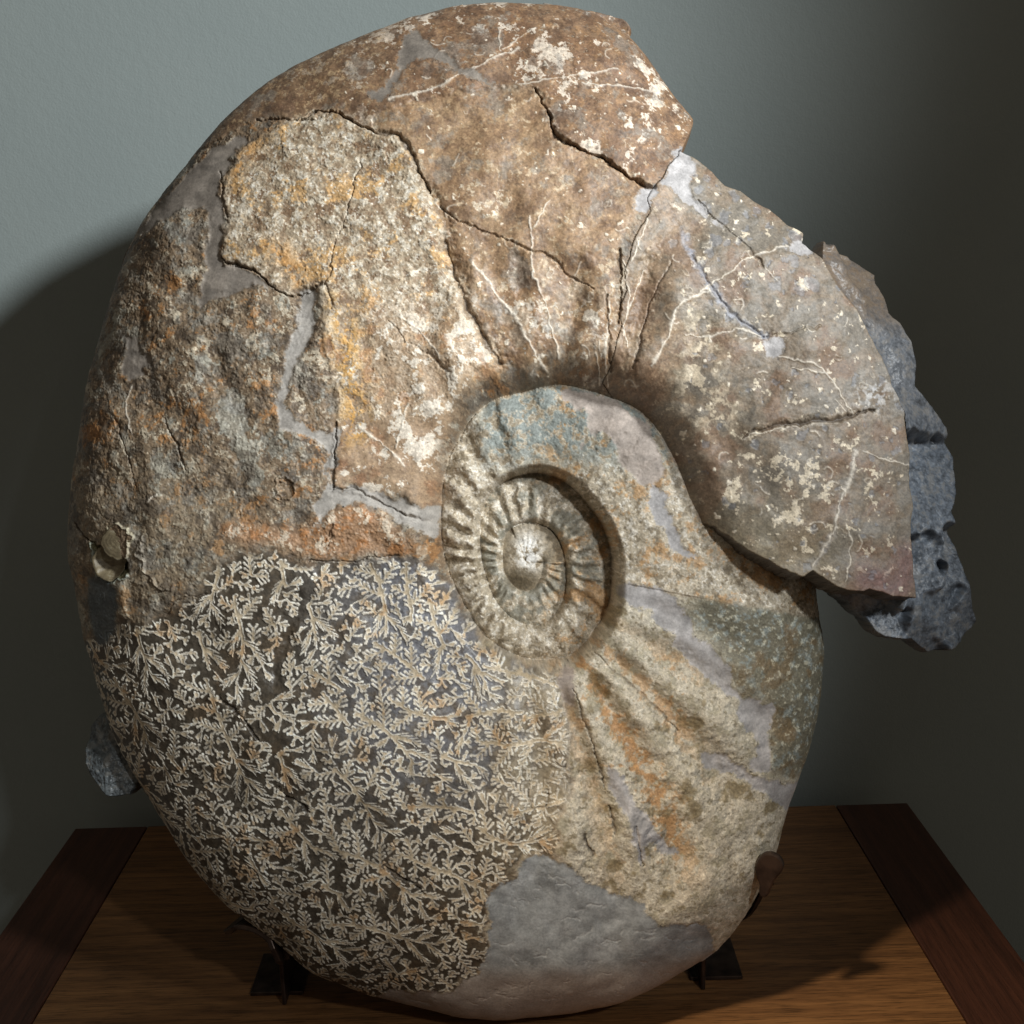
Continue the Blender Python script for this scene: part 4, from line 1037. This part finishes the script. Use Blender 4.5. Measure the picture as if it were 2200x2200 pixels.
# ---- bivalve cup and round shell stuck on the left flank
def shell_material():
    m, nt, b_ = nodes_of('oyster_shell')
    tc = N(nt, 'ShaderNodeTexCoord'); n1 = N(nt, 'ShaderNodeTexNoise', Scale=120.0, Detail=5.0, Roughness=0.65); nt.links.new(tc.outputs['Object'], n1.inputs['Vector'])
    r = ramp(nt, [(0.3, tuple(srgb(88, 78, 60))), (0.55, tuple(srgb(120, 108, 84))), (0.75, tuple(srgb(168, 160, 138)))])
    nt.links.new(n1.outputs['Fac'], r.inputs['Fac']); nt.links.new(r.outputs['Color'], b_.inputs['Base Color'])
    bp = N(nt, 'ShaderNodeBump', Strength=0.4, Distance=0.001); nt.links.new(n1.outputs['Fac'], bp.inputs['Height']); nt.links.new(bp.outputs['Normal'], b_.inputs['Normal'])
    b_.inputs['Roughness'].default_value = 0.5
    return m
oyster = shell_material()
h_soft = blur(hA, 12)
def on_surface(px, py):
    q = T_auto([(px, py)])[0]
    j = int((q[0] - xs[0]) / G); i = int((q[1] - ys[0]) / G)
    gx = (h_soft[i, j + 4] - h_soft[i, j - 4]) / (8 * G); gy = (h_soft[i + 4, j] - h_soft[i - 4, j]) / (8 * G)
    n = np.array([-gx, gy, 1.0]); n /= np.linalg.norm(n)
    n = n * 0.6 + np.array([0, 0.1, 0.4]); n /= np.linalg.norm(n)
    return to_local(q[0], q[1], h_soft[i, j]), n
def bowl(name, px, py, r1, r2, depth, lift, rot, wob_seed, thick, label):
    p, n = on_surface(px, py)
    u = np.array([1.0, 0, 0]); u -= n * (u @ n); u /= np.linalg.norm(u); v = np.cross(n, u)
    ca, sa = math.cos(rot), math.sin(rot); u, v = u * ca + v * sa, v * ca - u * sa
    NA, NR = 56, 12; r_ = np.random.default_rng(wob_seed); ph_ = r_.uniform(0, TAU, 4)
    verts, faces = [], []
    for side in (0, 1):
        for k in range(NR + 1):
            f = k / NR
            for t in range(NA):
                an = TAU * t / NA
                w = 1 + 0.05 * math.sin(3 * an + ph_[0]) + 0.03 * math.sin(7 * an + ph_[1]) + 0.02 * math.sin(13 * an + ph_[2])
                ridge = 0.6 * math.sin(f * 26 + math.sin(an * 2)) * (1 - side)
                z = depth * (f ** 2.2 - 1) + lift + ridge - side * thick * (1.15 - f)
                verts.append(p + (u * r1 * f * w * math.cos(an) + v * r2 * f * w * math.sin(an) + n * z) * S)
    M = (NR + 1) * NA
    for k in range(NR):
        for t in range(NA):
            a_, b_, c_, d_ = k * NA + t, k * NA + (t + 1) % NA, (k + 1) * NA + (t + 1) % NA, (k + 1) * NA + t
            faces.append((a_, d_, c_, b_)); faces.append((M + a_, M + b_, M + c_, M + d_))
    for t in range(NA):
        a_, b_ = NR * NA + t, NR * NA + (t + 1) % NA
        faces.append((a_, M + a_, M + b_, b_))
    o = mesh_obj(name, verts, faces, oyster, fossil, smooth=True)
    o['label'] = label
bowl('bivalve_shell', 238, 1207, 44, 40, 24, 5, 0.3, 3, 5, 'olive cup shaped shell stuck on the left edge')
bowl('bivalve_shell', 253, 1165, 38, 37, -4, 4, 0.0, 5, 5, 'flat round shell just above the cup shaped one')

# ------------------------------------------------------------------ metal brackets
def metal_material():
    m, nt, b = nodes_of('bronzed_steel')
    tc = N(nt, 'ShaderNodeTexCoord'); n1 = N(nt, 'ShaderNodeTexNoise', Scale=60.0, Detail=4.0)
    nt.links.new(tc.outputs['Object'], n1.inputs['Vector'])
    r = ramp(nt, [(0.35, tuple(srgb(58, 48, 43))), (0.65, tuple(srgb(88, 73, 64)))])
    nt.links.new(n1.outputs['Fac'], r.inputs['Fac']); nt.links.new(r.outputs['Color'], b.inputs['Base Color'])
    b.inputs['Metallic'].default_value = 0.75; b.inputs['Roughness'].default_value = 0.34
    return m
steel = metal_material()
def slab(name, pts2d, thick, mat, parent, mw, bev=0.0015):
    """flat plate from a 2-d outline, extruded and bevelled, placed by matrix mw"""
    import bmesh
    bm = bmesh.new()
    vs_ = [bm.verts.new((x, y, 0)) for x, y in pts2d]
    f = bm.faces.new(vs_)
    r_ = bmesh.ops.extrude_face_region(bm, geom=[f])
    bmesh.ops.translate(bm, vec=(0, 0, thick), verts=[v for v in r_['geom'] if isinstance(v, bmesh.types.BMVert)])
    bmesh.ops.recalc_face_normals(bm, faces=bm.faces)
    if bev: bmesh.ops.bevel(bm, geom=[e for e in bm.edges if e.calc_face_angle(0) > 0.9], offset=bev, segments=2, affect='EDGES', profile=0.5)
    me = bpy.data.meshes.new(name); bm.to_mesh(me); bm.free()
    me.materials.append(mat)
    o = link(bpy.data.objects.new(name, me), parent)
    o.matrix_world = mw
    return o
def strap(name, path, width_dir, width, thick, mat, parent):
    """bent flat bar following 3-d points"""
    p = resample_3(path, 0.004)
    n = len(p); wd = np.asarray(width_dir, float)
    vs_, fs = [], []
    for i in range(n):
        t = p[min(i + 1, n - 1)] - p[max(i - 1, 0)]; t /= np.linalg.norm(t)
        w = wd - t * (wd @ t); w /= np.linalg.norm(w); k = np.cross(t, w)
        for sx, sz in ((-1, -1), (1, -1), (1, 1), (-1, 1)):
            vs_.append(p[i] + w * sx * width / 2 + k * sz * thick / 2)
    for i in range(n - 1):
        for k in range(4): fs.append((i * 4 + k, i * 4 + (k + 1) % 4, i * 4 + 4 + (k + 1) % 4, i * 4 + 4 + k))
    fs += [(3, 2, 1, 0), tuple(range(n * 4 - 4, n * 4))]
    o = mesh_obj(name, vs_, fs, mat, parent)
    bv = o.modifiers.new('bevel', 'BEVEL'); bv.width = 0.0012; bv.segments = 2; bv.limit_method = 'ANGLE'
    return o
def resample_3(pts, step):
    p = np.asarray(pts, float); out = []
    for i in range(len(p) - 1):
        p0 = p[i - 1] if i else 2 * p[0] - p[1]; p1, p2 = p[i], p[i + 1]; p3 = p[i + 2] if i + 2 < len(p) else 2 * p2 - p1
        k = max(2, int(np.linalg.norm(p2 - p1) / step)); t = (np.arange(k) / k)[:, None]
        out.append(0.5 * (2 * p1 + (p2 - p0) * t + (2 * p0 - 5 * p1 + 4 * p2 - p3) * t ** 2 + (3 * p1 - p0 - 3 * p2 + p3) * t ** 3))
    return np.vstack(out + [p[-1:]])
def fossil_pt(px, py, hm):
    """world point seen at a photo pixel, hm metres in front of the fossil's median plane"""
    q = T((px, py), hm)
    return fossil_origin + right * (q[0] - 1100) * S - up * (q[1] - 1100) * S - fwd * hm
bpy.context.view_layer.update()
def bracket(name, label, fin_px, plate_dx, arm_path, tip):
    foot = unproject(*fin_px, 0.0)
    root = empty(name, (foot[0], foot[1], 0)); tag(root, label, 'bracket', 'metal brackets holding the fossil')
    bpy.context.view_layer.update()
    inv = root.matrix_world.inverted()
    base = bevel_box('base_plate', (0.06, 0.075, 0.005), (plate_dx, 0.055, 0.0026), steel, root, 0.001)
    hgt = 0.075
    # upright fin: thin plate standing fore and aft, its front edge towards the camera
    prof_ = [(0.0, 0.0), (0.12, 0.0), (0.12, 0.26), (0.085, 0.26), (0.03, 0.09), (0.0, 0.055)]
    slab('upright_fin', prof_, 0.0048, steel, root, Matrix(((0, 0, 1, foot[0] - 0.0024), (1, 0, 0, foot[1]), (0, 1, 0, 0.0), (0, 0, 0, 1))))
    for o_ in arm_path: 
        s_ = strap('support_arm', [np.array(q) - np.array([foot[0], foot[1], 0]) for q in o_['path']], o_['wd'], o_['w'], 0.006, steel, root)
    if tip is not None:
        c_, outline_ = tip
        o2 = slab('holding_tongue', outline_, 0.007, steel, root, c_, 0.002)
    return root
# right bracket: tongue over the rim
tp_px = np.array([(1659, 1820), (1676, 1826), (1685, 1840), (1683, 1858), (1674, 1872), (1667, 1884), (1660, 1902), (1654, 1920), (1646, 1929), (1637, 1930), (1633, 1920), (1634, 1902), (1629, 1885), (1625, 1867), (1628, 1848), (1638, 1830), (1648, 1822)], float)
tongue_h = 0.075
cq = T(tp_px, tongue_h)
cen = cq.mean(0)
cw = fossil_origin + right * (cen[0] - 1100) * S - up * (cen[1] - 1100) * S - fwd * tongue_h
tilt = Matrix.Rotation(math.radians(28), 4, Vector((0.5, -0.85, 0)).normalized())
tip_m = Matrix(((right[0], up[0], -fwd[0], cw[0]), (right[1], up[1], -fwd[1], cw[1]), (right[2], up[2], -fwd[2], cw[2]), (0, 0, 0, 1))) @ tilt
outl = [((x - cen[0]) * S, -(y - cen[1]) * S) for x, y in resample(cq, 6, closed=True)]
a0 = fossil_pt(1652, 1872, 0.071); a1 = fossil_pt(1656, 1878, 0.03); a2 = fossil_pt(1640, 1890, -0.06); a3 = fossil_pt(1570, 1950, -0.11)
ff = unproject(1511, 2128)
a4 = np.array([ff[0], ff[1] + 0.105, 0.2])
bracket('steel_bracket', 'dark steel bracket at the lower right with a rounded tongue over the rim', (1511, 2128), 0.018, [dict(path=[a0, a1, a2, a3, a4], wd=up, w=0.022)], (tip_m, outl))
b0 = fossil_pt(527, 1982, 0.012); b1 = fossil_pt(560, 1992, 0.02); b2 = fossil_pt(585, 2012, 0.022); b3 = fossil_pt(600, 2042, 0.02)
fl = unproject(611, 2160)
bracket('steel_bracket', 'dark steel bracket at the lower left with a curved arm under the rim', (611, 2160), -0.012, [dict(path=[fossil_pt(505, 1985, -0.02), b0, b1, b2, b3, np.array([fl[0], fl[1] + 0.03, 0.09])], wd=-fwd, w=0.03)], None)
